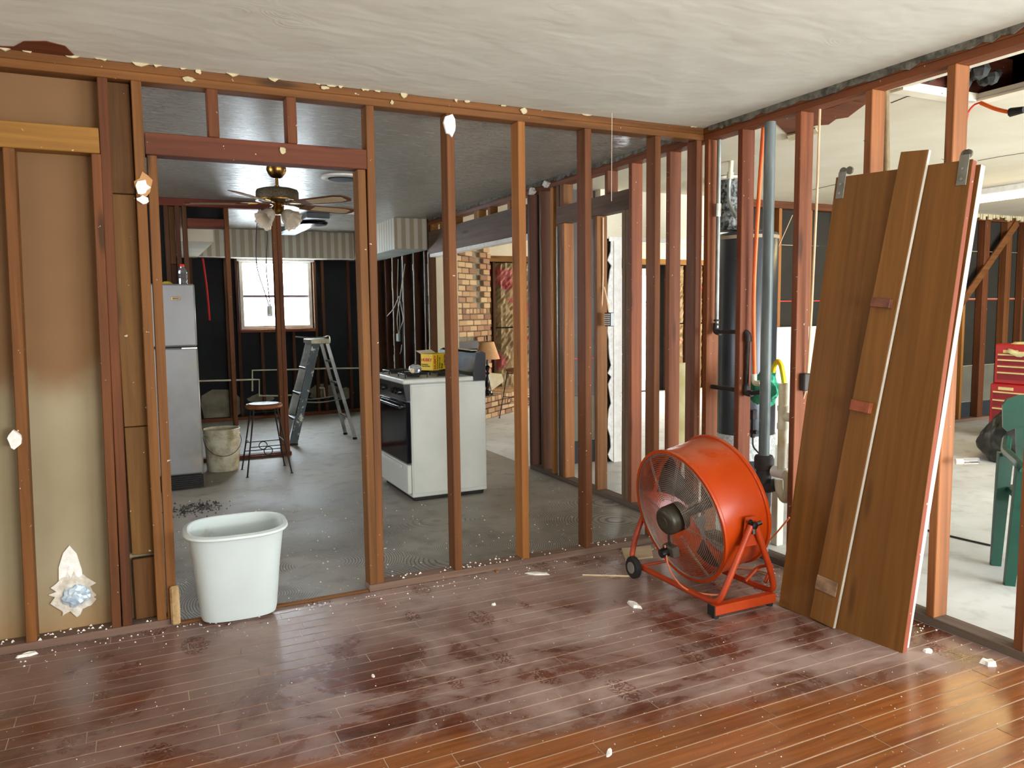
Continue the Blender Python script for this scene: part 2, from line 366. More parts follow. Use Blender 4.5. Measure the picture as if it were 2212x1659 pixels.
# ------------------------------------------------------------------ floors
flo = struct('floor', MB().box(XW, XR-.0005, YS, YB-.001, -.12, -.0012), grout, 'reddish brown laminate plank floor of the front room under white dust', 'floor')
PITCH_Y = .0752; rest = MB()
k0 = int((YS-3.0055)/PITCH_Y); y = 3.0055
rp = random.Random(3)
known = {0: [.353], 1: [-.218, 1.31], 2: [-.41, .62], -1: [.098, .77], -2: [-.457, 1.55], -3: [-.224, .95], -4: [.344, 1.9], -5: [.176, 1.2], -8: [.523, 1.75]}
for k in range(k0, 9):
    ya, yb = 3.0055+k*PITCH_Y+.0021, 3.0055+(k+1)*PITCH_Y-.0021
    if ya < YS: continue
    yb = min(yb, YB-.004)
    if yb-ya < .01: continue
    js = known.get(k, [rp.uniform(-.3, .9)])
    xs = [XR-.002]; lo = [XW]
    cuts = sorted(js); x = cuts[-1]
    while x < XR: x += rp.uniform(.42, 1.05); cuts.append(x)
    x = cuts[0]
    while x > XW: x -= rp.uniform(.42, 1.05); cuts.insert(0, x)
    cuts = [c for c in cuts if XW+.12 < c < XR-.12]
    ed = [XW]+cuts+[XR+.0008]
    for a, b in zip(ed[:-1], ed[1:]):
        # shown in the photograph?  (near the left edge the view cuts the floor off along a sloping line)
        vis = ya > 1.12 and b > -.55+max(0, (3.0-ya))*0.62 and ya > 1.05+.55*max(0, 2.6-b)
        dz = rp.uniform(-.0006, .0003)
        if vis:
            mb = MB().cbox(a+.0014, b-.0014, ya, yb, -.0011, dz+.0006, .0006); mb.build('plank', plank_m, flo)
        else: rest.box(a+.0014, b-.0014, ya, yb, -.0011, dz+.0006)
tag(rest.build('planks', plank_m, flo), 'more planks of the same laminate floor', kind='stuff')
struct('floor_kitchen', MB().box(XW, XR+.045, YB, YN, -.12, 0), conc_k, 'grey bare concrete kitchen floor with old trowel marks', 'floor')
struct('floor_garage', MB().box(XR+.0455, XE, YS, YN, -.12, 0), conc_g, 'pale bare concrete floor of the garage and den', 'floor')

# ------------------------------------------------------------------ ceilings, roof, outer walls
struct('ceiling', MB().box(XW, XR+.02, YS, YB+.02, H, H+.03), ceil_front, 'white hand swirled plaster ceiling of the front room', 'ceiling')
struct('ceiling_kitchen', MB().box(XW, XR+.02, YB+.0895, YN, H, H+.03), ceil_kit, 'grey glossy knockdown textured kitchen ceiling', 'ceiling')
hx0, hx1, hy0, hy1 = 3.40, 3.945, 1.55, 2.63
gc = MB().box(XR+.0905, hx0, YS, YN, H, H+.03).box(hx1, XE, YS, YN, H, H+.03).box(hx0, hx1, YS, hy0, H, H+.03).box(hx0, hx1, hy1, YN, H, H+.03)
cg = struct('ceiling_garage', gc, ceil_gar, 'cream drywall garage ceiling with a square hole to the attic', 'ceiling')
tag(MB().box(hx1-.012, hx1+.07, hy0-.05, hy1+.07, H-.012, H-.001).build('trim_board', cream, cg), 'cream trim board beside the ceiling hole')
MB().box(hx0-.02, hx1-.012, hy1, hy1+.07, H-.012, H-.001).build('trim_board', cream, cg)
MB().box(hx0-.2, hx1+.3, hy0+.3, hy0+.34, H+.06, H+.22).build('joist', dark_x, cg)
MB().box(hx0-.2, hx1+.3, hy1+.02, hy1+.06, H+.04, H+.24).build('joist', dark_x, cg)
fl = MB(); rr = random.Random(5)
for i in range(14): fl.sphere((rr.uniform(hx0+.05, hx1), hy1-rr.uniform(.02, .16), H+.05+rr.uniform(0, .05)), rr.uniform(.02, .05), 6, 4)
tag(fl.build('loose_insulation', plain('grey_blown_insulation', sr(48, 49, 47), sr(74, 75, 72), 30, .95, bump=.6), cg), 'grey blown insulation in the attic hole', kind='stuff')
tg = [(PZ(px, py, H).x, PZ(px, py, H).y) for px, py in ((1672, 262), (1720, 247), (1790, 233), (1872, 206), (1872, 222), (1850, 238), (1832, 252), (1806, 256), (1790, 268), (1762, 270), (1745, 276), (1700, 288))]
MB().prism([(max(a, XR+.092), b) for a, b in tg], H-.004, H-.0004).build('torn_gap', dark_x, cg)
MB().prism([(max(a, XR+.092), b) for a, b in [(PZ(px, py, H).x, PZ(px, py, H).y) for px, py in ((1700, 288), (1745, 276), (1762, 272), (1768, 282), (1735, 292), (1705, 300))]], H-.016, H-.006).build('torn_flap', yellowgyp, cg)
for ln_ in (((1755, 410), (1775, 405), (1806, 398)), ((2112, 347), (2160, 338), (2212, 330)), ((1925, 222), (1960, 208), (2036, 202))): MB().tube([PZ(px, py, H-.0005) for px, py in ln_], .003, 4).build('crack', darkcord, cg)
struct('roof_light_block', MB().box(XW-.2, XE+.2, YS-.2, YN+.2, 3.0, 3.1), darkvoid, 'unseen dark slab added above the attic to block sky light', 'roof_light_block')  # unseen slab added over the attic to keep sky light out
def holed(axis, at, t, u0, u1, z0, z1, holes):
    """wall slab with rectangular holes; axis 'y': plane y=at running along x"""
    mb = MB(); us = sorted({u0, u1, *[h[0] for h in holes], *[h[1] for h in holes]})
    for a, b in zip(us[:-1], us[1:]):
        hs = [h for h in holes if h[0] <= a and h[1] >= b]; segs = [(z0, z1)] if not hs else [(z0, hs[0][2]), (hs[0][3], z1)]
        for c, d in segs:
            if d-c < 1e-4: continue
            mb.box(a, b, at, at+t, c, d) if axis == 'y' else mb.box(at, at+t, a, b, c, d)
    return mb
struct('wall_front', holed('y', YS-.12, .12, XW-.12, XE+.12, -.12, 3.0, [(.9, 2.98, .65, 2.25), (4.2, 9.0, -.12, 2.15)]), plainwall, 'front wall with a wide window and the open garage door behind the camera', 'wall')
struct('wall_left', holed('x', XW-.12, .12, YS, YN, -.12, 3.0, [(-.2, 1.4, .8, 2.1), (4.45, 5.95, .95, 2.05)]), plainwall, 'painted left outer wall', 'wall')
struct('wall_right_outer', holed('x', XE, .12, YS, YN, -.12, 3.0, [(7.4, 9.4, .75, 2.05)]), sidewall, 'outer right wall of the garage and den', 'wall')
WX0, WX1, WZ0, WZ1 = 1.225, 2.15, 1.186, 2.09
DX0, DX1 = 6.8, 7.7
wn = struct('wall_kitchen_back', holed('y', YN, .12, XW, XE, -.12, 3.0, [(WX0, WX1, WZ0, WZ1), (DX0, DX1, .02, 2.05)]), sheath_k, 'black sheathed outer wall behind the kitchen and den', 'wall')
def simple_window(name, label, axis, at, u0, u1, z0, z1, mull):
    w = thing(name, label, 'window', ((u0+u1)/2, at, z0) if axis == 'y' else (at, (u0+u1)/2, z0), kind='structure')
    fr = MB(); q = .05
    for (a, b, c, d) in [(u0, u0+q, z0, z1), (u1-q, u1, z0, z1), (u0+q, u1-q, z0, z0+q), (u0+q, u1-q, z1-q, z1)]+mull:
        fr.box(a, b, at-.03, at+.05, c, d) if axis == 'y' else fr.box(at-.05, at+.03, a, b, c, d)
    fr.build('window_frame', white_paint, w, world=True)
    return w
simple_window('window_1', 'wide white framed window of the front room behind the camera', 'y', YS-.06, .9, 2.98, .65, 2.25, [(1.92, 1.97, .65, 2.25)])
simple_window('window_2', 'white framed left side window of the front room', 'x', XW-.06, -.2, 1.4, .8, 2.1, [(.58, .63, .8, 2.1)])

# ------------------------------------------------------------------ wall between front room and kitchen (stripped to its studs)
wb = sgroup('wall_back', 'stripped stud wall between the front room and the kitchen', (1.0, YB, 0))
Y1 = YB+.089
piece(wb, 'top_plate', XW, XR-.001, YB, Y1, 2.369, 2.404, wood_x); piece(wb, 'top_plate', XW, XR-.001, YB+.002, Y1, 2.4045, H-.001, wood_x)
piece(wb, 'sole_plate', XW, .098, YB, Y1, 0, .036, dirty_x); piece(wb, 'sole_plate', .972, XR-.001, YB, Y1, 0, .036, dirty_x)
piece(wb, 'threshold_strip', .10, .97, YB+.002, YB+.03, 0, .012, wood_x)
ln = -.035
for nm, x0, x1, z0, z1, lean, mt in [
    ('stud', -.4665, -.4265, .036, 2.06, .045, wood_z), ('stud', -1.30, -1.26, .036, 2.06, .05, wood_z), ('stud', -2.1, -2.06, .036, 2.369, .05, wood_z),
    ('stud', -.153, -.1155, .036, 2.0585, .035, wood_z), ('stud', -.113, -.0745, .036, 2.369, .03, wood_z),
    ('stud', .018, .058, .036, 2.369, .018, wood_z), ('stud', .0625, .1015, .036, 2.068, .02, wood_z),
    ('stud', .976, 1.0155, .0, 2.068, .0, wood_z), ('stud', 1.0185, 1.058, .0, 2.369, .015, wood_z),
    ('stud', 1.432, 1.474, .036, 2.369, .0, wood_z), ('stud', 1.828, 1.870, .036, 2.369, .0, gold_z),
    ('stud', 2.232, 2.275, .036, 2.369, .0, wood_z), ('stud', 2.698, 2.738, .036, 2.369, 0, wood_z), ('stud', 2.992, 3.032, .036, 2.369, 0, wood_z),
    ('cripple_stud', .323, .368, 2.163, 2.369, 0, wood_z), ('cripple_stud', .659, .703, 2.163, 2.369, 0, wood_z)]:
    if nm == 'stud' and x0 < 1.1 and x1 > .9: z0 = .0365
    piece(wb, nm, x0, x1, YB, Y1, z0, z1, mt, lean)
h = piece(wb, 'door_header', .068, 1.0235, YB, Y1, 2.070, 2.162, red_x)
piece(wb, 'closet_header', -1.9, -.103, YB-.001, Y1, 2.060, 2.163, gold_x)
pocket_m = wood('pocket_board_lumber', sr(88, 56, 26), sr(114, 76, 38), sr(48, 30, 14), 'z')
# flat boards closing the pocket between the double studs
for z0, z1, m_ in [(.04, .315, wood_z), (.335, .905, wood_z), (.908, 1.905, wood_z), (1.908, 2.366, wood_z)]:
    piece(wb, 'blocking_board', -.076, .022, YB+.05, Y1, z0, z1, pocket_m, 0)
piece(wb, 'foot_block', .066, .104, YB-.03, YB-.0015, .012, .19, plain('chipped_block', sr(150, 118, 76), sr(196, 168, 124), 18, .9, bump=.5), 0, .008)
dry = MB().box(XW, .03, Y1+.001, Y1+.014, .0, H-.002).build('drywall_panel', tan_dry, wb, world=True)
dry['label'] = 'bare tan drywall paper behind the closet studs'
# plaster left clinging to the studs
def scrap(par, px, py, y, rx, rz, seed, mat=tornpaper, t=.012, name='drywall_scrap'):
    c = PY(px, py, y); mb = MB().prism([(c.x+a, c.z+b) for a, b in ragged(11, rx, rz, .28, seed)], y-t, y-.0005, 'xz')
    return mb.build(name, mat, par, world=True)
scrap(wb, 312, 400, YB, .034, .048, 1, plain('brown_torn_paper', sr(176, 130, 84), sr(190, 146, 98), 9, .9), .004)
scrap(wb, 308, 405, YB-.004, .026, .03, 2); scrap(wb, 310, 432, YB-.004, .022, .016, 3)
scrap(wb, 34, 948, YB, .026, .034, 4, t=.03); scrap(wb, 970, 272, YB, .028, .05, 5, t=.014)
for i, (px, py, rx, rz) in enumerate([(345, 122, .02, .02), (428, 153, .012, .016), (408, 172, .022, .012), (700, 190, .02, .008), (872, 205, .016, .014), (1008, 220, .016, .006), (1087, 229, .014, .005), (1130, 240, .018, .015), (610, 325, .016, .014), (846, 222, .008, .01)]):
    scrap(wb, px, py, YB, rx, rz, 20+i, yellowgyp, .008)
# hole torn in the closet drywall, blue foil stuffed behind
c = PY(160, 1283, Y1); yy = Y1-.001
MB().prism([(c.x+a, c.z+b) for a, b in ragged(38, .082, .088, .22, 8)], yy-.006, yy+.0015, 'xz').build('torn_gypsum', plain('grey_torn_gypsum', sr(196, 186, 170), sr(228, 222, 212), 30, .95, bump=.8), wb, world=True)
c2 = PY(150, 1222, Y1); MB().prism([(c2.x+a, c2.z+b) for a, b in [(-.045, -.09), (.05, -.09), (.045, -.02), (.03, .05), (.005, .09), (-.02, .06), (-.04, .0)]], yy-.004, yy+.0015, 'xz').build('torn_paper', tornpaper, wb, world=True)
bmf = bmesh.new(); bmesh.ops.create_icosphere(bmf, subdivisions=3, radius=1)
rb = random.Random(9)
for v in bmf.verts:
    v.co *= rb.uniform(.75, 1.1); v.co = Vector((c.x+.008+v.co.x*.055, yy-.012+v.co.y*.02, c.z-.006+v.co.z*.05))
mbf = MB().add([v.co for v in bmf.verts], [[v.index for v in f.verts] for f in bmf.faces]); bmf.free()
tag(mbf.build('foil_wad', plain('pale_blue_crumpled_foil', sr(150, 182, 214), sr(216, 230, 240), 14, .35, .3), wb, world=True), 'pale blue crumpled foil in the torn drywall hole')
# ragged edge of the ceiling plaster above the wall
te = MB(); rt = random.Random(21); x = -.9
while x < 2.95:
    w = rt.uniform(.015, .07)
    if rt.random() < (.42 if x < 1.1 else .16): te.prism([(x, H-.0005), (x+w*.2, H-rt.uniform(.003, .012)), (x+w*.5, H-rt.uniform(.003, .016)), (x+w*.8, H-rt.uniform(.002, .010)), (x+w, H-.0005)], YB-rt.uniform(.004, .014), YB-.0005, 'xz')
    x += w+rt.uniform(0, .03)
tag(te.build('torn_plaster_edge', yellowgyp, wb, world=True), 'ragged cream edge of torn ceiling plaster', kind='stuff')
c0 = PZ(95, 108, H); poly = [(PZ(px, py, H).x, PZ(px, py, H).y) for px, py in ((-60, 118), (-60, 100), (30, 100), (52, 88), (100, 88), (140, 98), (160, 118), (150, 128))]
MB().prism([(a, min(b, YB)) for a, b in poly], H-.003, H-.0003, 'xy').build('bare_lath_patch', dark_x, wb, world=True)

# ------------------------------------------------------------------ long wall on the right (front room side, door frame and beam towards the den)
wr = sgroup('wall_right', 'stripped stud wall along the right between kitchen side and garage', (XR, 3.0, 0))
X1 = XR+.089
piece(wr, 'top_plate', XR, X1, YS, YN, 2.369, 2.404, redfir_y); piece(wr, 'top_plate', XR+.002, X1, YS, YN, 2.4045, H-.001, redfir_y)
piece(wr, 'sole_plate', XR, X1, YS, 5.975, 0, .038, dirty_y); piece(wr, 'sole_plate', XR, X1, 8.49, YN, 0, .038, dirty_y)
def rstud(y0, z0=.038, z1=2.369, mat=redfir_z, w=.039, nm='stud', x0=XR, x1=X1): return piece(wr, nm, x0, x1, y0, y0+w, z0, z1, mat, 0)
for y0 in (-1.9, -1.5, -1.1, -.7, -.3, .1, .5, .9, 1.32, 1.752, 2.13, 2.528, 2.944, 3.36, 3.64): rstud(y0)
for y0, z1, mt in [(3.80, 2.369, redfir_z), (4.005, 2.369, redfir_z), (4.42, 2.369, redfir_z), (4.461, 2.068, old_z), (4.503, 2.068, old_z), (4.86, 2.068, wood_z), (5.345, 2.068, redfir_z), (5.386, 2.068, old_z), (5.428, 2.369, old_z), (5.53, 2.369, gold_z), (5.72, 2.369, shaded_z), (5.935, 2.369, shaded_z)]: rstud(y0, .038, z1, mt)
piece(wr, 'door_header', XR-.002, X1, 4.464, 5.467, 2.070, 2.203, old_y)
rstud(4.72, 2.203, 2.369, wood_z, .039, 'cripple_stud'); rstud(5.06, 2.203, 2.369, wood_z, .039, 'cripple_stud'); rstud(5.35, 2.203, 2.369, wood_z, .06, 'cripple_stud')
tag(MB().box(XR-.006, XR-.0015, 5.445, 5.458, .04, 2.05).build('corner_bead', plain('grey_metal_bead', sr(150, 160, 164), sr(180, 188, 190), 30, .4, .6), wr, world=True), 'grey metal corner bead on the door frame')
# opening to the den: beam, blocks and jambs
tag(piece(wr, 'opening_beam', XR-.004, X1, 5.98, 8.47, 2.045, 2.292, old_y), 'wide grey weathered beam over the den opening')
for y0 in (6.32, 6.75, 7.02, 7.09, 7.62, 8.05, 8.36): piece(wr, 'cripple_block', XR+.005, X1-.005, y0, y0+.06, 2.293, 2.369, gold_x)
MB().box(XR+.012, X1+.012, 5.98, 8.52, 2.008, 2.044).build('head_jamb', white_paint, wr, world=True)
for y0 in (8.475, 8.62, 9.0, 9.42, 9.86, 10.2, 10.6): rstud(y0, .038, 2.369, shaded_z)
MB().box(X1+.001, X1+.013, 8.52, YN, .0, H-.002).build('den_drywall', darkvoid, wr, world=True)
MB().box(X1+.001, X1+.012, 5.88, 5.972, .0, H-.002).build('black_sheet', darkvoid, wr, world=True)  # black sheet painting the dark gap between the studs
for i, y0 in enumerate((8.478, 9.003, 9.424, 9.864)):
    e = MB(); re = random.Random(40+i); z = .1
    while z < 2.05: dz = re.uniform(.05, .25); e.box(XR-re.uniform(.004, .012), XR-.0008, y0+.004, y0+.004+re.uniform(.012, .03), z, z+dz); z += dz
    tag(e.build('plaster_edge', plain('chalky_plaster_edge', sr(176, 172, 160), sr(206, 200, 188), 20, .9), wr, world=True), 'chalky plaster strip left on the stud edge', kind='stuff')
# grey mud along the top of the wall
for a, b, sd in ((-.5, 3.66, 1), (3.80, 5.5, 2), (5.5, 8.45, 3)):
    g = MB(); rg = random.Random(sd); yv = a; bot = []
    while yv < b: bot.append((yv, H-(rg.uniform(.012, .038) if sd != 1 else rg.uniform(.020, .040)) if (yv > 1.9 or sd > 1) else H-.002)); yv += rg.uniform(.02, .07)
    g.prism(bot+[(bot[-1][0], H-.0004), (bot[0][0], H-.0004)], XR-.009, XR-.0006, 'yz')
    tag(g.build('plaster_mud', mud, wr, world=True), 'crumbling grey plaster strip along the ceiling')
ch = random.Random(77)
for yv, zz in ((4.15, 2.43), (5.05, 2.42), (5.6, 2.40), (5.85, 2.38)):
    MB().prism([(yv+a, zz+b) for a, b in ragged(9, .04, .025, .4, int(yv*100))], XR-.03, XR-.0008, 'yz').build('drywall_scrap', tornpaper if zz < 2.425 else mud, wr, world=True)
# bent nails and staples left in the studs
nl = MB()
for y0 in (1.72, 2.13, 2.528, 2.924, 3.36, 3.64, 4.005, 4.42, 4.503):
    for q in range(7):
        z = ch.uniform(.3, 2.3); yy2 = y0+ch.uniform(.006, .03); nl.tube([(XR+.002, yy2, z), (XR-.02, yy2+ch.uniform(-.006, .006), z+ch.uniform(-.006, .008))], .0011, 4)
tag(nl.build('nails', chrome, wr, world=True), 'bent nails left in the studs', kind='stuff')
# ------------------------------------------------------------------ kitchen: back wall, inner partition, soffits, window
for x0 in (-.6, .02, .62, 1.03, 1.165, 2.165, 2.27, 2.62, 2.9):
    hi = 2.369
    if WX0-.04 < x0 < WX1: continue
    piece(wn, 'stud', x0, x0+.039, YN-.09, YN-.001, .04, hi, shaded_z)
piece(wn, 'window_header', WX0-.02, WX1+.015, YN-.09, YN-.001, WZ1+.005, WZ1+.10, dark_x); piece(wn, 'window_sill_plate', WX0-.02, WX1+.015, YN-.09, YN-.001, WZ0-.045, WZ0-.005, dark_x)
for x0 in (1.45, 1.86): piece(wn, 'cripple_stud', x0, x0+.039, YN-.09, YN-.001, .04, WZ0-.046, shaded_z)
piece(wn, 'sole_plate', XW, 3.0, YN-.09, YN-.001, 0, .039, dark_x)
for px, py, rx, rz, sd in ((478, 880, .24, .26, 1), (560, 862, .16, .06, 2), (700, 845, .2, .1, 3), (740, 850, .16, .08, 4)):
    c = PY(px, py, YN-.004); MB().prism([(c.x+a, max(.045, c.z+b)) for a, b in ragged(15, rx, rz, .25, 60+sd)], YN-.012, YN-.0012, 'xz').build('drywall_remnant', plain('dingy_drywall', sr(120, 114, 96), sr(156, 150, 130), 6, .9), wn, world=True)
w3 = thing('window_3', 'bright white framed double hung kitchen window in the dark wall', 'window', ((WX0+WX1)/2, YN, WZ0), kind='structure')
fr = MB(); q = .042
zm = PY(600, 640, YN).z
for a, b, c, d in [(WX0, WX0+q, WZ0, WZ1), (WX1-q, WX1, WZ0, WZ1), (WX0+q, WX1-q, WZ0, WZ0+q), (WX0+q, WX1-q, WZ1-q, WZ1)]: fr.box(a, b, YN-.02, YN+.06, c, d)
fr.build('window_frame', plain('aged_cream_window_paint', sr(206, 200, 184), sr(226, 222, 210), 9, .5), w3, world=True)
MB().box(WX0+q, WX1-q, YN-.005, YN+.035, zm-.017, zm+.017).build('meeting_rail', plain('mauve_meeting_rail', sr(150, 128, 140), None, 6, .5), w3, world=True)
MB().box(WX0-.03, WX1+.03, YN-.105, YN-.021, WZ1-.02, WZ1+.085).build('roller_shade', white_paint, w3, world=True)
gl = N('window_glass', .02); gl.b.inputs['Transmission Weight'].default_value = 1.0; gl.color((.95, .98, 1, 1)); gl.b.inputs['IOR'].default_value = 1.02
for a, b in ((WZ0+q, zm-.017), (zm+.017, WZ1-q)): MB().box(WX0+q, WX1-q, YN+.02, YN+.024, a, b).build('pane', gl.m, w3, world=True)
# soffits with striped wallpaper
sf = sgroup('trim_1', 'kitchen soffit covered in beige and white striped wallpaper', (1.8, 9, 2.1), 'soffit')
ye = 8.47; sb = 2.098; xs = 2.645
SY = 10.28
MB().box(.72, xs, SY, YN-.09, sb, H-.0008).build('soffit_back', paper, sf, world=True)
MB().box(xs, XR-.014, ye, YN-.09, sb, H-.0008).build('soffit_right', paper, sf, world=True)
MB().box(XW+.01, .718, 8.2, YN-.09, sb, H-.0008).build('soffit_left', cream, sf, world=True)
for a in ((.72, xs-.001, SY-.001, SY+.012), ): MB().box(a[0], a[1], a[2], a[3], sb-.008, sb-.0008).build('soffit_edge', white_paint, sf, world=True)
MB().box(xs-.001, XR-.013, ye-.002, YN-.1, sb-.008, sb-.0008).build('soffit_underside', plain('grey_green_soffit_board', sr(150, 154, 144), sr(166, 168, 158), 3, .8), sf, world=True)

# half open stud partition inside the kitchen
wi = sgroup('wall_inner', 'open stud partition in the kitchen behind the refrigerator', (0.4, 7.7, 0)); YI = 7.70
piece(wi, 'top_plate', XW+.005, 1.32, YI, YI+.089, 2.369, H-.001, dark_x)
piece(wi, 'sole_plate', XW+.005, 1.30, YI, YI+.089, 0, .038, dark_x)
for x0, z1, mt in ((.262, 2.369, shaded_z), (.355, 2.369, shaded_z), (.415, 2.369, shaded_z), (.775, 2.369, wood_z), (1.205, 2.369, wood_z), (1.246, 2.369, wood_z), (-.3, 2.369, shaded_z)): piece(wi, 'stud', x0, x0+.039, YI, YI+.089, .038, z1, mt)
piece(wi, 'blocking', .456, .773, YI, YI+.089, 2.175, 2.265, dark_x)
piece(wi, 'board', .303, .352, YI+.05, YI+.089, 1.85, 2.368, wood_z); piece(wi, 'board', .303, .352, YI+.05, YI+.089, 1.2, 1.848, shaded_z)
MB().box(.45, .78, YI+.0895, YI+.095, 2.262, H-.001).build('black_sheet', darkvoid, wi, world=True)  # black sheet stands in for the dark gap above the blocking
MB().box(XW+.01, .262, YI+.0895, YI+.095, .0, H-.001).build('black_sheet', darkvoid, wi, world=True)
eb = PY(583, 672, YI-.02); bx = MB().cbox(eb.x-.022, eb.x+.022, YI-.04, YI-.0008+0, eb.z-.05, eb.z+.05, .004).build('switch_box', zinc, wi, world=True)
MB().cbox(eb.x-.012, eb.x+.012, YI-.046, YI-.0405, eb.z-.03, eb.z+.03, .002).build('switch', graycord, wi, world=True)
for i, (a, b) in enumerate((((553, 455), (553, 560)), ((567, 455), (572, 560)))):
    p0 = PY(560+i*3, 448, YI-.01); p1 = PY(a[0]+i*12, 500, YI-.02); p2 = PY(b[0]+i*2, 575, YI-.02); p3 = Vector((eb.x-.005+i*.01, YI-.02, eb.z+.05))
    c = MB().tube(fillet([p0, p1, p2, p3], .1, 3), .005, 6).build('electric_wire', darkcord); tag(c, 'black wire hanging to the switch box, %s of the two beside the ceiling fan' % ('left' if i == 0 else 'right'), 'wire')
# pipes on the back wall
pp = thing('water_pipe', 'thin white water pipe run along the dark kitchen back wall', 'pipe', (2.0, YN-.1, .8))
def wl(pts): return [PY(px, py, YN-.105) for px, py in pts]
MB().tube(wl([(430, 823), (515, 821), (545, 820), (560, 820), (560, 855), (600, 855), (640, 853)]), .012, 6).build('lower_run', pvc, pp, world=True)
MB().tube(wl([(545, 845), (545, 800), (640, 798), (700, 796), (785, 795)]), .012, 6).build('upper_run', pvc, pp, world=True)
MB().tube(wl([(690, 838), (700, 838), (702, 858)]), .012, 6).build('stub', pvc, pp, world=True)
a, b = PY(438, 558, 10.0), PY(453, 692, 10.0); tag(MB().tube(fillet([a, (a+b)/2+Vector((.01, 0, 0)), b], .3, 3), .012, 5).build('red_strap', redplastic), 'thin red strap hanging down the dark kitchen wall', 'strap')

# ------------------------------------------------------------------ refrigerator
FY = 6.564
fr_ = thing('refrigerator', 'dingy white top freezer refrigerator behind the door studs', 'refrigerator', (.06, FY, 0))
fw = N('dingy_white_enamel', .32); v = fw.coord('Object'); c = fw.ramp(fw.noise(v, 1.6, 6), [(.35, sr(114, 112, 108)), (.6, sr(136, 137, 140))]); c = fw.mix(fw.math('MULTIPLY', fw.step(fw.noise(v, 4, 5), .55, .72), .5), c, sr(150, 140, 122)); fw.color(c); fw.bump(fw.noise(v, 160, 2), .12, .002)
zs = PY(400, 750, FY).z; x0, x1 = -.30, .417
MB().cbox(x0+.005, x1-.002, FY+.06, FY+.70, .03, 1.625, .012).build('cabinet', fw.m, fr_, world=True)
MB().cbox(x0, x1, FY, FY+.055, zs+.006, 1.628, .012).build('freezer_door', fw.m, fr_, world=True, smooth=True)
fd = MB().cbox(x0, x1, FY, FY+.055, .125, zs-.006, .012).build('fridge_door', fw.m, fr_, world=True, smooth=True)
MB().box(x0+.01, x1-.004, FY+.012, FY+.058, zs-.0055, zs+.0055).build('door_gap_trim', blackr, fr_, world=True)
MB().box(.3, x1-.004, FY-.012, FY-.0005, zs-.012, zs-.004).build('door_trim', chrome, fr_, world=True)
g = MB().box(x0+.01, x1-.004, FY+.02, FY+.06, .012, .118).build('kick_grille', blackm, fr_, world=True)
for i in range(6): MB().box(x0+.02, x1-.012, FY+.012, FY+.0195, .022+i*.016, .030+i*.016).build('grille_slat', blackr, g, world=True)
bd = PY(379, 645, FY); b_ = MB().cbox(bd.x-.03, bd.x+.03, FY-.006, FY-.0005, bd.z-.013, bd.z+.013, .003).build('badge', brass, fr_, world=True)
MB().box(bd.x-.023, bd.x+.023, FY-.0075, FY-.0062, bd.z-.008, bd.z+.008).build('badge_plate', blackm, b_, world=True)
# bottle and yellow rag on top
bp = PY(395, 611, 6.72); bz = 1.6255
bt = thing('water_bottle', 'clear plastic bottle with a red cap on the refrigerator', 'bottle', (bp.x, 6.72, bz))
cl = N('clear_plastic', .08); cl.b.inputs['Transmission Weight'].default_value = .85; cl.b.inputs['IOR'].default_value = 1.2; cl.color(sr(200, 210, 214))
MB().lathe([(.001, 0), (.031, 0), (.034, .01), (.033, .045), (.030, .06), (.034, .075), (.034, .10), (.030, .118), (.016, .133), (.0155, .142), (.001, .142)], n=20).build('bottle_body', cl.m, bt, smooth=True)
MB().lathe([(.001, .1425), (.0175, .1425), (.0175, .160), (.016, .163), (.001, .163)], n=18).build('cap', redplastic, bt, smooth=True)
MB().lathe([(.0346, .05), (.0350, .052), (.0350, .088), (.0346, .09)], n=20).build('label_band', plain('dark_bottle_label', sr(60, 56, 56), None, 20, .5), bt, smooth=True)
rg = MB(); c = PY(360, 609, 6.7)
rg.lathe([(.001, .028), (.02, .026), (.035, .014), (.045, .001), (.001, .0)], (c.x, 6.7, bz), 9, sx=1.1, sy=.8); tag(rg.build('yellow_rag', plain('yellow_cloth', sr(196, 170, 40), sr(220, 196, 70), 20, .9), smooth=True), 'small crumpled yellow rag on the refrigerator beside the bottle', 'rag')

# ------------------------------------------------------------------ bucket
bk = thing('paint_bucket', 'grimy white plastic bucket with a wire handle beside the refrigerator', 'bucket', (.628, 7.30, 0))
gm = N('grimy_white_plastic', .5); v = gm.coord('Object'); c = gm.ramp(gm.noise(v, 6, 8, .7), [(.38, sr(150, 138, 104)), (.55, sr(206, 202, 180)), (.7, sr(222, 220, 204))]); gm.color(c)
prof = [(.001, .006), (.128, .006), (.133, 0), (.137, .01), (.146, .23), (.150, .232), (.150, .262), (.147, .264), (.148, .282), (.154, .284), (.154, .294), (.149, .296), (.150, .318), (.156, .32), (.156, .33), (.151, .332), (.152, .362), (.157, .364), (.157, .374), (.150, .375), (.148, .36), (.132, .02), (.001, .016)]
MB().lathe(prof, n=36).build('bucket_body', gm.m, bk, smooth=True)
hp = [Vector((math.cos(t)*.160, -.05-math.sin(t)*.115, .30-math.sin(t)*.155)) for t in [PI*i/16 for i in range(17)]]; hp[0] = Vector((.158, 0, .30)); hp[-1] = Vector((-.158, 0, .30))
MB().tube(hp, .0028, 6).build('wire_handle', darkcord, bk, smooth=True)
for s in (-1, 1): MB().lathe([(.001, 0), (.014, 0), (.014, .008), (.001, .008)], (s*.150, 0, .30), 10, 'x').build('handle_ear', gm.m, bk)

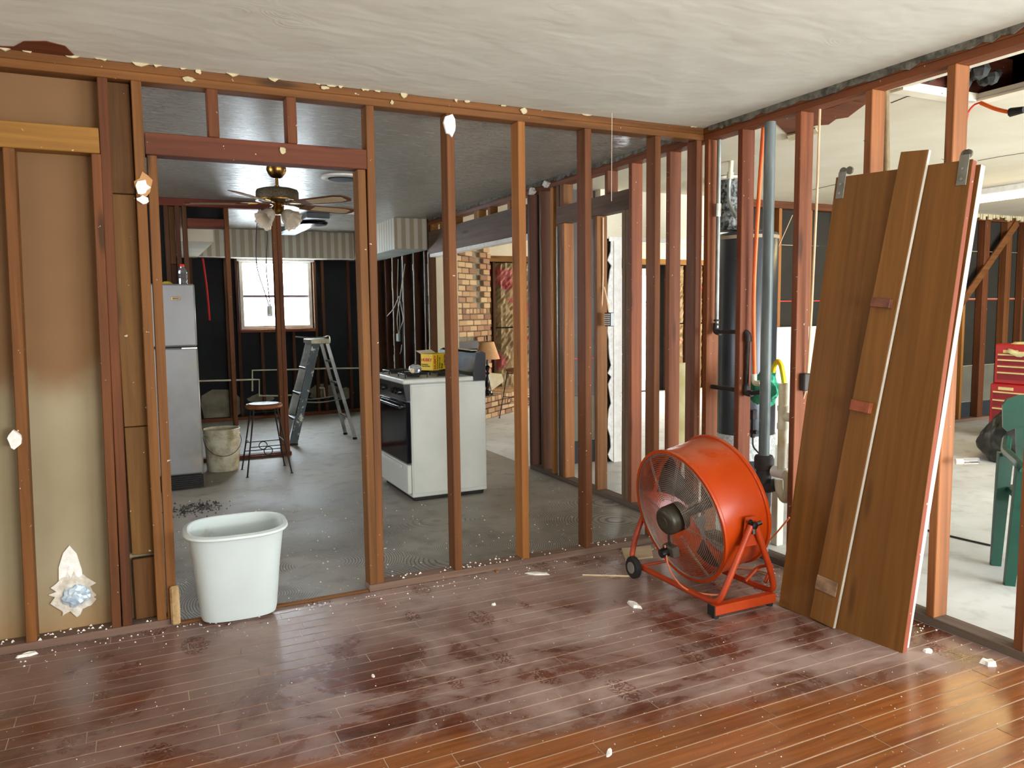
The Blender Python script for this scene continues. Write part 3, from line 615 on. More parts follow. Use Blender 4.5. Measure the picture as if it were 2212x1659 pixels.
# ------------------------------------------------------------------ wrought iron bar stools
irw = plain('black_wrought_iron', sr(30, 28, 28), sr(50, 46, 44), 20, .5, .4)
seatw = wood('round_wood_rim', sr(120, 70, 40), sr(156, 98, 60), sr(60, 34, 20), 'x', False, .5); vinyl = plain('torn_dark_vinyl', sr(30, 22, 20), sr(70, 60, 58), 40, .5, bump=.5)
def bar_stool(name, label, loc, rotz, top, half, seat_r):
    t = thing(name, label, 'stool', loc, rotz, 'wrought iron bar stools')
    in_ = seat_r*.62; R = [(-1, -1), (1, -1), (1, 1), (-1, 1)]
    st = [Vector((a*half, b*half, 0)) for a, b in R]; tp = [Vector((a*in_, b*in_, top)) for a, b in R]
    for a, b in zip(st, tp):
        o = MB().tube([a+Vector((0, 0, .004)), b], .0065, 8).build('leg', irw, t); MB().lathe([(.001, 0), (.013, 0), (.012, .006), (.001, .008)], a, 10).build('foot_pad', irw, t)
    at = lambda i, z: st[i]+(tp[i]-st[i])*(z/top)
    for z in (.17, .25):
        for i in range(4):
            if z > .2 and i in (1, 3) or i in (0, 2): MB().tube([at(i, z+(.0 if i in (0, 2) else .03)), at((i+1) % 4, z+(.0 if i in (0, 2) else .03))], .0045, 6).build('stretcher', irw, t)
    for i in (0, 2):
        c = (at(i, .21)+at((i+1) % 4, .21))/2; MB().tube([c+Vector((math.cos(a)*.035, 0, math.sin(a)*.035)) for a in [2*PI*k/18 for k in range(18)]], .0045, 6, True).build('ring', irw, t)
    for i in range(4): MB().tube([tp[i]+Vector((0, 0, -.02)), tp[(i+1) % 4]+Vector((0, 0, -.02))], .0045, 6).build('seat_rail', irw, t)
    MB().lathe([(.001, top), (seat_r*.9, top), (seat_r, top+.012), (seat_r, top+.03), (seat_r*.93, top+.04), (seat_r*.86, top+.034), (.001, top+.030)], n=32).build('seat', seatw, t, smooth=True)
    MB().lathe([(.001, top+.033), (seat_r*.5, top+.036), (seat_r*.80, top+.043), (seat_r*.855, top+.037), (.001, top+.0305)], n=28).build('seat_cover', vinyl, t, smooth=True)
    return t
bar_stool('bar_stool', 'backless wrought iron bar stool with torn round seat beside the dirty bucket', (.96, 7.01, 0), .0, .565, .185, .158)

# ------------------------------------------------------------------ step ladder
ld = thing('step_ladder', 'paint spattered aluminium step ladder standing below the kitchen window', 'ladder', (1.75, 8.5, 0), math.radians(2))
al = N('weathered_aluminium', .42, .8); v = al.coord('Object'); c = al.ramp(al.noise(v, 5, 6), [(.35, sr(120, 124, 126)), (.65, sr(168, 170, 168))]); al.color(c)
pt = N('spattered_grey_blue_rail', .55, .2); v = pt.coord('Object'); c = pt.ramp(pt.noise(v, 3, 6), [(.35, sr(58, 70, 78)), (.6, sr(78, 90, 96))]); c = pt.mix(pt.step(pt.noise(pt.map(v, (1, 1, .6)), 16, 5, .7), .56, .60), c, sr(190, 190, 180)); pt.color(c)
tz = 1.11
fx, rx_ = -.34, .33        # foot of front and rear rails relative to the ladder centre
for s, mt in ((-1, pt.m), (1, al.m)):
    y0 = s*.215; y1 = s*.15
    mb = MB(); a = Vector((fx, y0, .02)); b = Vector((-.045, y1, tz-.03)); d = (b-a).normalized(); n_ = Vector((0, 1, 0)); w_ = d.cross(n_).normalized()
    for e in (-1, ): pass
    def quad(p): return [p-w_*.04-n_*.013, p+w_*.04-n_*.013, p+w_*.04+n_*.013, p-w_*.04+n_*.013]
    mb.rings([quad(a), quad(b)]); r_ = mb.build('front_rail', mt, ld)
    MB().cbox(a.x-.05, a.x+.045, y0-.018, y0+.018, 0, .022, .005).build('rubber_foot', blackr, r_)
    y0r = s*.19; a = Vector((rx_, y0r, .02)); b = Vector((.07, s*.13, tz-.03)); d = (b-a).normalized(); w_ = d.cross(n_).normalized()
    mb = MB(); mb.rings([[a-w_*.018-n_*.01, a+w_*.018-n_*.01, a+w_*.018+n_*.01, a-w_*.018+n_*.01], [b-w_*.018-n_*.01, b+w_*.018-n_*.01, b+w_*.018+n_*.01, b-w_*.018+n_*.01]])
    r_ = mb.build('rear_rail', al.m, ld); MB().cbox(a.x-.022, a.x+.022, y0r-.014, y0r+.014, 0, .024, .004).build('rubber_foot', blackr, r_)
    MB().tube(fillet([(-.22, s*.195, .45), (-.02, s*.175, .428), (.22, s*.165, .455)], .1, 3), .007, 5).build('spreader_bar', al.m, ld)
for i, z in enumerate((.27, .53, .80)):
    k = (z-.02)/(tz-.05); x = fx+(-.045-fx)*k; hw = .215+(.15-.215)*k-.014
    MB().cbox(x-.055, x+.03, -hw, hw, z-.012, z+.012, .004).build('step', al.m, ld)
for z in (.25, .62, .86):
    k = z/tz; x = rx_+(.07-rx_)*k; hw = .19+(.13-.19)*k-.011; MB().cbox(x-.008, x+.008, -hw, hw, z-.012, z+.012, .003).build('rear_brace', al.m, ld)
tp_ = MB().cbox(-.11, .10, -.175, .175, tz-.05, tz, .006).build('top_cap', plain('chipped_top_cap', sr(150, 142, 122), sr(186, 180, 162), 18, .5, .4), ld)
MB().tube(fillet([(-.24, -.05, tz+.03), (-.1, -.05, tz+.012), (.07, -.05, tz+.012), (.12, -.05, tz+.035), (.125, -.05, tz-.03)], .04, 4), .008, 6).build('bent_metal_strip', chrome, ld)

# ------------------------------------------------------------------ gas stove
sv = thing('gas_stove', 'white gas stove with black oven front and backguard seen from its side', 'stove', (2.03, 5.70, 0))
wh = plain('white_stove_enamel', sr(196, 200, 194), sr(206, 209, 204), 3, .35); gb = plain('black_oven_glass', sr(10, 13, 20), sr(16, 19, 26), 4, .08)
sx0, sx1, sy0, sy1 = 1.75, 2.345, 5.325, 6.085
MB().cbox(sx0, sx1, sy0, sy1, .03, .868, .006).build('body', wh, sv, world=True)
MB().cbox(sx0+.01, sx1-.008, sy0-.004, sy0-.0004, .06, .85, .003).build('side_panel', wh, sv, world=True)
MB().cbox(sx0+.02, sx1-.02, sy0+.02, sy1-.02, 0, .0295, .004).build('plinth', blackr, sv, world=True)
ct = MB().cbox(sx0-.055, sx1-.10, sy0-.012, sy1+.012, .869, .905, .008).build('cooktop', wh, sv, world=True)
dr = MB().cbox(sx0-.032, sx0-.001, sy0+.006, sy1-.006, .06, .275, .006).build('drawer', wh, sv, world=True); MB().cbox(sx0-.045, sx0-.0325, sy0+.12, sy1-.12, .235, .262, .004).build('drawer_pull', wh, dr, world=True)
od = MB().cbox(sx0-.036, sx0-.001, sy0+.004, sy1-.004, .285, .735, .006).build('oven_door', gb, sv, world=True)
MB().tube([(sx0-.066, sy0+.05, .70), (sx0-.066, sy1-.05, .70)], .011, 10).build('handle', blackm, od, world=True, smooth=True)
for yv in (sy0+.07, sy1-.07): MB().tube([(sx0-.0365, yv, .70), (sx0-.064, yv, .70)], .008, 8).build('handle_post', chrome, od, world=True)
cp = MB().prism([(sx0-.03, .745), (sx0-.001, .745), (sx0-.001, .868), (sx0-.052, .868)], sy0+.004, sy1-.004, 'xz'); cpo = cp.build('control_panel', blackm, sv, world=True)
for yv in (5.42, 5.50, 5.58, 5.83, 5.91): MB().lathe([(.001, 0), (.022, 0), (.019, -.022), (.001, -.024)], (sx0-.044, yv, .807), 14, 'x').build('knob', blackm, cpo, world=True, smooth=True)
bg = MB().prism([(sx1-.10, .869), (sx1, .869), (sx1, 1.075), (sx1-.03, 1.09), (sx1-.075, 1.075), (sx1-.105, .93)], sy0-.01, sy1+.01, 'xz').build('backguard', blackm, sv, world=True)
MB().box(sx1-.085, sx1-.03, sy0+.08, sy1-.08, 1.0905, 1.094).build('backguard_vent', chrome, bg, world=True)
for gx in (1.83, 2.08):
    for gy in (5.50, 5.90):
        g = MB()
        for k in range(4): a = PI/4+k*PI/2; g.tube([(gx+math.cos(a)*.03, gy+math.sin(a)*.03, .932), (gx+math.cos(a)*.12, gy+math.sin(a)*.12, .932), (gx+math.cos(a)*.12, gy+math.sin(a)*.12, .906)], .006, 5)
        for k in range(4): a = PI/4+k*PI/2; b = a+PI/2; g.tube([(gx+math.cos(a)*.12, gy+math.sin(a)*.12, .932), (gx+math.cos(b)*.12, gy+math.sin(b)*.12, .932)], .006, 5)
        g.build('burner_grate', irw, ct, world=True)
        MB().lathe([(.001, .9055), (.05, .9055), (.045, .918), (.001, .92)], (gx, gy, 0), 16).build('burner_cap', irw, ct, world=True, smooth=True)
# carton of clean-up bags on the stove
bxp = PY(960, 800, 5.62)
yel = plain('yellow_carton_print', sr(222, 186, 32), sr(232, 198, 44), 5, .5); redt = plain('red_carton_ink', sr(190, 30, 52), None, 5, .5); blkt = plain('black_carton_ink', sr(26, 24, 24), None, 5, .5)
ct_ = thing('bag_carton', 'yellow carton of contractor clean-up bags lying on the stove top', 'box', (2.075, 5.70, .9385), math.radians(35))
MB().box(-.10, .10, -.055, .055, 0, .125).build('carton', yel, ct_)
MB().add([(-.10, .055, .1255), (.10, .055, .1255), (.10, .10, .15), (-.10, .10, .15)], [(0, 1, 2, 3)]).add([(-.10, .055, .124), (.10, .055, .124), (.10, .10, .148), (-.10, .10, .148)], [(3, 2, 1, 0)]).build('lid_flap', plain('carton_inside', sr(206, 196, 166), None, 5, .8), ct_)
MB().box(.055, .098, -.0560, -.0552, .03, .115).build('printed_picture', plain('carton_picture', sr(90, 60, 50), sr(190, 130, 100), 60, .5), ct_)
RX = Matrix.Rotation(PI/2, 4, 'X')
def onfront(x, z, rot=0.0): return Matrix.Translation((x, -.0562, z)) @ RX @ Matrix.Rotation(rot, 4, 'Z')
text_part('HUSKY', .034, redt, ct_, onfront(-.058, .008, PI/2), bold=.0012); text_part('Contractor', .0235, blkt, ct_, onfront(-.028, .008, PI/2), bold=.0006); text_part('Clean-Up', .0235, blkt, ct_, onfront(.0, .008, PI/2), bold=.0006); text_part('Bags', .0235, blkt, ct_, onfront(.028, .008, PI/2), bold=.0006)
RL = Matrix.Translation((-.1012, .05, .07)) @ Matrix.Rotation(-PI/2, 4, 'Z') @ RX
text_part('HUSKY', .031, redt, ct_, RL, bold=.0012)
text_part('Contractor\nClean-Up Bags', .0135, blkt, ct_, Matrix.Translation((-.1012, .05, .042)) @ Matrix.Rotation(-PI/2, 4, 'Z') @ RX, bold=.0004)
gp = PY(893, 812, 5.46); gc_ = N('clear_glass', .03); gc_.b.inputs['Transmission Weight'].default_value = .9; gc_.b.inputs['IOR'].default_value = 1.4; gc_.color((.95, .97, 1, 1))
tag(MB().lathe([(.001, .0), (.028, .002), (.045, .018), (.048, .032), (.040, .052), (.022, .064), (.001, .068)], (1.83, 5.44, .9388), 18, sx=1.05).build('glass_globe', gc_.m, smooth=True), 'clear glass globe lying on the stove burner grate', 'globe')

# ------------------------------------------------------------------ ceiling fan and ceiling fittings of the kitchen
cf = thing('ceiling_fan', 'brass kitchen ceiling fan with cane inset blades and frosted tulip lamp shades', 'ceiling fan', (.962, 5.873, H))
MB().lathe([(.001, -.001), (.068, -.001), (.070, -.02), (.058, -.045), (.04, -.068), (.022, -.078), (.001, -.078)], n=28).build('canopy', brass, cf, smooth=True)
MB().lathe([(.001, -.07), (.011, -.07), (.011, -.125), (.017, -.127), (.017, -.155), (.001, -.155)], n=14).build('downrod', brass, cf, smooth=True)
mo = MB().lathe([(.001, -.150), (.11, -.150), (.143, -.160), (.150, -.175), (.150, -.228), (.143, -.238), (.10, -.244), (.001, -.246)], n=36).build('motor_housing', antique, cf, smooth=True)
MB().lathe([(.146, -.229), (.152, -.2295), (.152, -.238), (.146, -.239)], n=36).build('trim_band', brass, mo, smooth=True)
MB().lathe([(.001, -.246), (.05, -.246), (.055, -.262), (.03, -.27), (.042, -.285), (.046, -.318), (.03, -.335), (.001, -.337)], n=24).build('light_kit', brass, cf, smooth=True)
walnut = wood('walnut_fan_blade', sr(92, 60, 44), sr(120, 84, 62), sr(60, 38, 28), 'x', False, .5); cane = plain('cane_inset', sr(176, 152, 118), sr(196, 174, 140), 90, .7)
for k in range(5):
    a = math.radians(20+72*k); m_ = Matrix.Rotation(a, 4, 'Z') @ Matrix.Translation((0, 0, -.262)) @ Matrix.Rotation(math.radians(-12), 4, 'X')
    bl = MB().prism([(.20, -.05), (.55, -.068), (.62, -.055), (.648, -.02), (.648, .02), (.62, .055), (.55, .068), (.20, .05)], -.003, .003); bl.v = [m_ @ v for v in bl.v]; b_ = bl.build('blade', walnut, cf)
    ins = MB().prism([(.29, -.036), (.54, -.048), (.60, -.03), (.60, .03), (.54, .048), (.29, .036)], -.0045, .0045); ins.v = [m_ @ v for v in ins.v]; io = ins.build('cane_panel', cane, cf)
    ar = MB().prism([(.06, -.012), (.14, -.016), (.20, -.04), (.26, -.03), (.24, 0), (.26, .03), (.20, .04), (.14, .016), (.06, .012)], .0035, .010); ar.v = [m_ @ v for v in ar.v]; ar.build('blade_iron', brass, cf)
fro = N('frosted_tulip_glass', .35); fro.b.inputs['Transmission Weight'].default_value = .35; fro.b.inputs['Subsurface Weight'].default_value = .0; fro.color(sr(226, 214, 196))
for k in range(4):
    a = math.radians(38+90*k); m_ = Matrix.Rotation(a, 4, 'Z') @ Matrix.Translation((.055, 0, -.318)) @ Matrix.Rotation(math.radians(125), 4, 'Y')
    rings = []
    for r, h_ in [(.012, 0), (.03, .012), (.045, .04), (.05, .07), (.055, .095), (.068, .118), (.066, .118), (.052, .094), (.046, .07), (.041, .04), (.026, .016), (.008, .006)]:
        ring = []
        for j in range(32):
            t = 2*PI*j/32; w = 1+(.10*math.cos(8*t) if h_ > .09 else .0); ring.append(m_ @ Vector((r*w*math.cos(t), r*w*math.sin(t), h_+(.006*math.sin(8*t) if h_ > .1 else 0))))
        rings.append(ring)
    MB().rings(rings).build('tulip_shade', fro.m, cf, smooth=True)
cv = thing('ceiling_vent', 'round white ceiling air vent right of the kitchen ceiling fan', 'vent', (1.49, 6.07, H))
MB().lathe([(.07, -.001), (.165, -.001), (.163, -.014), (.13, -.022), (.115, -.016), (.07, -.014)], n=32).build('vent_ring', white_paint, cv, smooth=True)
MB().lathe([(.001, -.010), (.112, -.010), (.105, -.026), (.001, -.030)], n=28).build('vent_core', blackr, cv, smooth=True)
r2 = thing('ceiling_register', 'small white ceiling register near the wallpapered soffit', 'vent', (2.13, 8.14, H)); MB().cbox(-.15, .15, -.09, .09, -.012, -.0005, .003).build('frame', white_paint, r2)
for i in range(5): MB().box(-.12, .12, -.065+i*.03, -.055+i*.03, -.017, -.0125).build('louver', white_paint, r2)
lb = thing('ceiling_light', 'rectangular kitchen ceiling light box with glowing diffuser and black round cover', 'ceiling light', (1.77, 9.25, H))
MB().cbox(-.12, .12, -.95, .95, -.06, -.0005, .006).build('housing', plain('grey_light_housing', sr(70, 76, 80), sr(90, 96, 100), 6, .5), lb)
df = N('cool_lit_diffuser', .4); df.color(sr(220, 235, 240)); df.b.inputs['Emission Color'].default_value = (.75, .9, 1, 1); df.b.inputs['Emission Strength'].default_value = .35
MB().box(-.09, .09, -.45, .92, -.066, -.0605).build('diffuser', df.m, lb)
MB().lathe([(.001, -.061), (.15, -.061), (.155, -.075), (.14, -.095), (.08, -.105), (.001, -.107)], (.02, -.60, 0), 28).build('round_cover', blackm, lb, smooth=True)
# cables dangling on the far kitchen side wall
def cab(name, pts, r, mat, label, x=XR-.02): return tag(MB().tube(fillet([PX(px, py, x) for px, py in pts], .12, 3), r, 5).build(name, mat), label, 'cable')
jb = PX(863, 729, XR-.02); j_ = thing('junction_box', 'grey junction box with loose wires on the dark kitchen studs', 'junction box', jb); MB().cbox(-.03, -.002, -.05, .05, -.05, .05, .004).build('box', zinc, j_)
for i, ps in enumerate((((860, 560), (858, 640), (864, 690), (863, 720)), ((875, 570), (863, 650), (857, 690), (861, 722)), ((862, 640), (850, 668), (836, 683)), ((864, 650), (872, 690), (866, 705), (860, 726)), ((868, 745), (866, 760), (864, 764)))):
    MB().tube(fillet([PX(px, py, XR-.025)-j_.location for px, py in ps], .1, 3), .006, 5).build('wire', graycord, j_)
cab('dark_cable', ((918, 560), (920, 620), (924, 660), (925, 705)), .007, darkcord, 'dark cable hanging along the den opening jamb')
# ------------------------------------------------------------------ den: corner fireplace, insulation, lamps
fp = thing('brick_fireplace', 'buff brick corner fireplace with raised hearth seen through the kitchen opening', 'fireplace', (3.98, 9.04, 0), math.atan2(.617, .787))
mortar = plain('grey_mortar', sr(112, 104, 88), sr(138, 130, 112), 20, .95, bump=.4)
bkm = N('buff_brick', .85); v = bkm.coord('Object'); c = bkm.ramp(bkm.rnd(), [(0, sr(124, 88, 66)), (.18, sr(166, 126, 92)), (.45, sr(186, 154, 114)), (.75, sr(196, 166, 128)), (1.0, sr(148, 104, 78))])
c = bkm.mix(bkm.math('MULTIPLY', bkm.step(bkm.noise(v, 9, 5), .5, .7), .35), c, sr(150, 116, 92)); bkm.color(c); bkm.bump(bkm.noise(v, 40, 4), .6, .006)
bkd = plain('sooty_brick', sr(70, 50, 40), sr(104, 76, 60), 12, .9, bump=.4)
MB().box(-.2, 1.0, .47, .76, 0, H-.003).build('core', mortar, fp)
MB().box(-.15, 1.35, .02, .465, 0, .262).build('hearth_core', mortar, fp)
bmesh0 = MB().cbox(-.5, .5, -.5, .5, -.5, .5, .06).build('brick', bkm.m, fp); me_b = bmesh0.data; bpy.data.objects.remove(bmesh0)
rb = random.Random(4)
def brick(x, y, z, lx, ly, lz, mat=None):
    o = bpy.data.objects.new('brick', me_b); COL.objects.link(o); o.parent = fp; o.location = (x, y+rb.uniform(-.004, .004), z+rb.uniform(-.002, .002)); o.scale = (lx, ly, lz); o.rotation_euler = (0, 0, rb.uniform(-.02, .02))
    return o
CH = .0765; z = .275
row = 0
while z < 2.2:
    soldier = 1.27 < z < 1.42; ln_ = .098 if soldier else .2
    x = -.12-(.1 if row % 2 and not soldier else 0)
    while x < .99:
        l = min(ln_, 1.0-x)
        if l < .05: break
        cx_ = x+l/2; box_ = z < .99 and -.2 < cx_ < .63
        slot = z > 1.42 and .56 < cx_ < .78
        if not box_: brick(cx_, .462+(.085 if slot else 0)-.0, z+CH/2, l-.012, .09, CH-.012)
        x += l
    z += CH; row += 1
for r_ in range(3):
    x = -.1-(.1 if r_ % 2 else 0)
    while x < 1.3:
        brick(x+.1, .012, .035+r_*.07, .187, .09, .058); x += .2
x = -.1
while x < 1.3: brick(x+.05, .02, .247, .088, .10, .062); x += .1
x = -.1
while x < 1.3:
    brick(x+.05, .17, .252, .088, .188, .058); brick(x+.05, .37, .252, .088, .188, .058); x += .1
fb = MB().box(-.2, .62, .425, .4615, .28, .985).build('firebox_surround', blackm, fp)
for i in range(2):
    d_ = MB().cbox(-.15+i*.37, .2+i*.37, .415, .4245, .32, .88, .004).build('glass_door', gb, fp)
    for k in range(3): MB().box(-.12+i*.37+k*.1, -.045+i*.37+k*.1, .411, .4145, .70, .86).build('door_pane', plain('pale_reflecting_pane', sr(150, 150, 140), None, 4, .15), d_)
# cream end wall beside the opening
MB().box(X1+.001, 3.42, 8.525, 8.62, 0, 2.40).build('end_wall', cream, wr, world=True)
# insulated outer wall of the den
ins = N('brown_kraft_insulation', .55); p = ins.coord('World'); c = ins.ramp(ins.noise(p, 3.2, 5), [(.3, sr(112, 92, 60)), (.7, sr(150, 126, 86))]); c = ins.mix(ins.step(ins.noise(ins.map(p, (1.6, 1, 2.4), (3.1, 0, .4)), 1.2, 2), .585, .62), c, sr(150, 66, 64)); ins.color(c)
rn = random.Random(31)
def batt(x0, x1, z0, z1):
    nx, nz = 9, 24; vs = []; fs = []
    for j in range(nz+1):
        for i in range(nx+1):
            e = min(i, nx-i)/nx; vs.append((x0+(x1-x0)*i/nx, YN-.03-.07*min(1, e*5)+rn.uniform(-.016, .016), z0+(z1-z0)*j/nz))
    for j in range(nz):
        for i in range(nx): a = j*(nx+1)+i; fs.append((a, a+1, a+nx+2, a+nx+1))
    mb = MB().add(vs, fs).box(x0, x1, YN-.028, YN-.004, z0, z1); return mb.build('insulation_batt', ins.m, wn, world=True)
xx = 4.42
while xx < 9.9:
    if not (xx < DX1+.05 and xx+.38 > DX0-.05):
        batt(xx+.042, xx+.395, .02, 1.12); batt(xx+.042, xx+.395, 1.14, 2.10); piece(wn, 'stud', xx, xx+.039, YN-.09, YN-.001, .02, 2.11, shaded_z)
    xx += .40
MB().box(3.2, XE-.03, YN-.13, YN-.002, 2.2008, H-.001).build('upper_drywall', cream, wn, world=True)
tag(piece(wn, 'top_beam', 4.35, 10.2, YN-.14, YN-.001, 2.115, 2.20, gold_x), 'bright golden timber above the insulation')
d1 = thing('door_1', 'white framed glazed den door throwing daylight on the floor', 'door', ((DX0+DX1)/2, YN, 0), kind='structure'); fr = MB()
for a, b, c_, d in [(DX0, DX0+.07, .02, 2.05), (DX1-.07, DX1, .02, 2.05), (DX0+.07, DX1-.07, .02, .2), (DX0+.07, DX1-.07, 1.93, 2.05)]+[(DX0+.07, DX1-.07, z, z+.025) for z in (.62, 1.05, 1.48)]+[(7.235, 7.26, .2, 1.93)]: fr.box(a, b, YN-.04, YN+.03, c_, d)
fr.build('door_frame', white_paint, d1, world=True)
struct('wall_den_end', MB().box(10.75, 10.79, 5.9, 7.35, 0, H-.003), cream, 'cream painted far end wall of the den', 'wall')
lp = PZ(1054, 853, .283)
lm = thing('table_lamp', 'black turned table lamp with a tan drum shade on the brick hearth', 'lamp', (lp.x, lp.y, .283))
MB().lathe([(.001, 0), (.085, 0), (.085, .02), (.06, .03), (.055, .05), (.03, .06), (.022, .09), (.034, .12), (.03, .2), (.018, .25), (.016, .27), (.03, .29), (.016, .31), (.024, .34), (.034, .37), (.016, .39), (.014, .46), (.026, .47), (.012, .49), (.008, .60), (.001, .6)], n=20).build('lamp_base', blackm, lm, smooth=True)
MB().lathe([(.088, .70), (.165, .475), (.162, .475), (.085, .70)], n=28).build('lamp_shade', plain('tan_linen_shade', sr(190, 142, 98), sr(206, 160, 116), 60, .8), lm, smooth=True)
MB().lathe([(.001, .6), (.006, .6), (.006, .72), (.012, .74), (.010, .78), (.001, .79)], n=10).build('finial', irw, lm, smooth=True)
sp = PZ(1068, 846, .283)
m_ = Matrix.Rotation(math.radians(75), 4, 'Y') @ Matrix.Rotation(.3, 4, 'X')
rings = []
for r_, h_ in ((.055, .2), (.13, 0), (.127, 0), (.052, .2)): rings.append([m_ @ Vector((r_*(1+.03*(-1)**j)*math.cos(2*PI*j/36), r_*(1+.03*(-1)**j)*math.sin(2*PI*j/36), h_)) for j in range(36)])
ls = MB().rings(rings, False, False); zl = min(v.z for v in ls.v); ls.v = [v+Vector((sp.x-.03, sp.y+.12, .284-zl)) for v in ls.v]
tag(ls.build('pleated_lamp_shade', plain('ivory_pleated_fabric', sr(222, 212, 180), sr(234, 226, 200), 20, .8)), 'loose ivory pleated lamp shade lying on its side on the hearth', 'lamp shade')
s2 = PZ(1085, 906); bar_stool('bar_stool', 'backless wrought iron bar stool standing by the brick hearth in the den', (s2.x+.26, s2.y+.05, 0), .5, .60, .18, .158)
f_ = PZ(1474, 985)
tag(MB().cbox(f_.x-.14, f_.x+.06, f_.y-.05, f_.y, 0.0, .885, .012).build('foam_sheet', plain('pale_yellow_foam', sr(196, 184, 132), sr(222, 212, 168), 5, .9, bump=.3)), 'pale yellow foam slab standing upright behind the stud wall', 'foam slab')

# ------------------------------------------------------------------ wall between garage and den
wu = sgroup('wall_garage_back', 'garage back wall of olive sheathing and studs with a cream den opening', (6, YU, 0))
def sheet(x0, x1, mats):
    for z0, z1, mt in mats: MB().box(x0, x1, YU+.09, YU+.105, z0+.002, z1-.002).build('sheathing_sheet', mt, wu, world=True)
OX0, OX1 = 3.935, 5.30
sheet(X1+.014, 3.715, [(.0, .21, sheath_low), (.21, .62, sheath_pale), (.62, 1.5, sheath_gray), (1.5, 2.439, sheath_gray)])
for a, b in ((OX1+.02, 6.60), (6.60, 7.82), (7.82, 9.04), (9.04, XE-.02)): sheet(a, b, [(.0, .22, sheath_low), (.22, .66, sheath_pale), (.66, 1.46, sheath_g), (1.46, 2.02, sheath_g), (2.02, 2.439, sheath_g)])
MB().box(3.72, 3.835, YU+.03, YU+.10, 0, 2.02).build('black_sheet', darkvoid, wu, world=True)  # black sheet stands in for the dark void beside the jamb
MB().box(OX1, XE-.02, YU+.086, YU+.0895, 1.445, 1.455).build('chalk_line', redline, wu, world=True); MB().box(X1+.02, 3.7, YU+.086, YU+.0895, .95, .958).build('chalk_line', redline, wu, world=True)
piece(wu, 'top_plate', OX1, XE-.02, YU, YU+.088, 2.369, H-.001, wood_x); piece(wu, 'sole_plate', OX1, XE-.02, YU, YU+.085, 0, .038, dirty_x)
for px in (1684,): x0 = PY(px, 600, YU).x; piece(wu, 'stud', x0-.02, x0+.02, YU, YU+.085, .038, 2.369, gold_z)
for x0 in (5.36, 6.22, 6.62, 7.03, 7.43, 7.84, 8.27, 8.70, 9.04, 9.46, 9.80, 10.2, 10.6): piece(wu, 'stud', x0, x0+(.10 if x0 in (9.04, 9.46) else .04), YU, YU+.085, .038, 2.369, wood_z if x0 > 8.9 else gold_z)
a, b = Vector((8.60, YU-.001, 1.36)), Vector((9.62, YU-.001, 2.369)); d = (b-a).normalized(); nn = Vector((-d.z, 0, d.x))*.045
br = MB().add([a-nn, a+nn, b+nn, b-nn, a-nn+Vector((0, -.018, 0)), a+nn+Vector((0, -.018, 0)), b+nn+Vector((0, -.018, 0)), b-nn+Vector((0, -.018, 0))], [(0, 1, 2, 3), (7, 6, 5, 4), (0, 4, 5, 1), (1, 5, 6, 2), (2, 6, 7, 3), (3, 7, 4, 0)]); br.build('diagonal_brace', wood_x, wu, world=True)
MB().box(3.715, OX1, YU, YU+.10, 2.015, H-.0005).build('opening_header', cream, wu, world=True)
MB().box(3.80, OX1, YU-.008, YU-.0006, 1.99, 2.03).build('header_trim', white_paint, wu, world=True)
MB().box(3.85, 3.93, YU-.01, YU+.11, 0, 2.0).build('jamb', white_paint, wu, world=True); MB().box(OX1-.03, OX1+.02, YU-.01, YU+.11, 0, 2.014).build('jamb', white_paint, wu, world=True)
jg = [(3.848, 0), (3.848, 2.0)]; z = 2.0; rj = random.Random(8)
while z > .02: jg.append((3.815+rj.uniform(-.03, .015)+(.03 if z > 1.9 else 0), z)); z -= rj.uniform(.03, .1)
MB().prism(jg, YU+.0, YU+.014, 'xz').build('torn_drywall', tornpaper, wu, world=True)
# ragged plaster hanging from the garage ceiling edge
te = MB(); x = 8.7
while x < 10.3: w = rt.uniform(.02, .05); te.box(x, x+w, YU-.03, YU-.012, H-rt.uniform(.02, .07), H-.0006); x += w+rt.uniform(0, .02)
tag(te.build('torn_plaster_edge', yellowgyp, wu, world=True), 'ragged cream plaster edge at the garage ceiling', kind='stuff')

# ------------------------------------------------------------------ water heater with its flue
wt = thing('water_heater', 'tall dark grey cylindrical water heater behind the corner studs', 'water heater', (4.50, 4.88, 0))
hm = N('dark_grey_heater_jacket', .28, .35); v = hm.coord('Object'); hm.color(hm.ramp(hm.noise(v, 2, 4), [(.3, sr(52, 56, 62)), (.7, sr(64, 68, 74))]))
MB().lathe([(.001, 0), (.20, 0), (.20, .05), (.232, .052), (.234, .07), (.234, 1.965), (.226, 1.985), (.10, 2.01), (.001, 2.01)], n=48).build('tank', hm.m, wt, smooth=True)
MB().lathe([(.236, 1.935), (.239, 1.936), (.239, 1.962), (.236, 1.963)], n=48).build('rim_band', plain('tan_tape_band', sr(150, 132, 108), None, 8, .7), wt, smooth=True)
MB().lathe([(.236, .16), (.240, .161), (.240, .36), (.236, .361)], n=48).build('access_screen', plain('pale_foil_screen', sr(160, 164, 164), sr(206, 208, 206), 60, .5, .2, bump=.6), wt, smooth=True)
fd_ = thing('flue_duct', 'mottled foil flue duct rising from the water heater to the ceiling', 'duct', (4.37, 4.97, 2.012))
fo = plain('mottled_foil_insulation', sr(30, 30, 29), sr(120, 122, 119), 36, .5, .3, bump=.7, lo=.42, hi=.6)
MB().lathe([(.001, 0), (.12, 0), (.085, .03), (.088, .04), (.088, .40), (.001, .40)], n=24).build('duct', fo, fd_, smooth=True)
MB().lathe([(.1, .401), (.15, .401), (.15, .42), (.1, .424)], n=24).build('ceiling_collar', cream, fd_)
fx_ = thing('flex_connector', 'tan pipe stub and braided flexible water connector beside the flue', 'pipe', PX(1580, 375, 3.9))
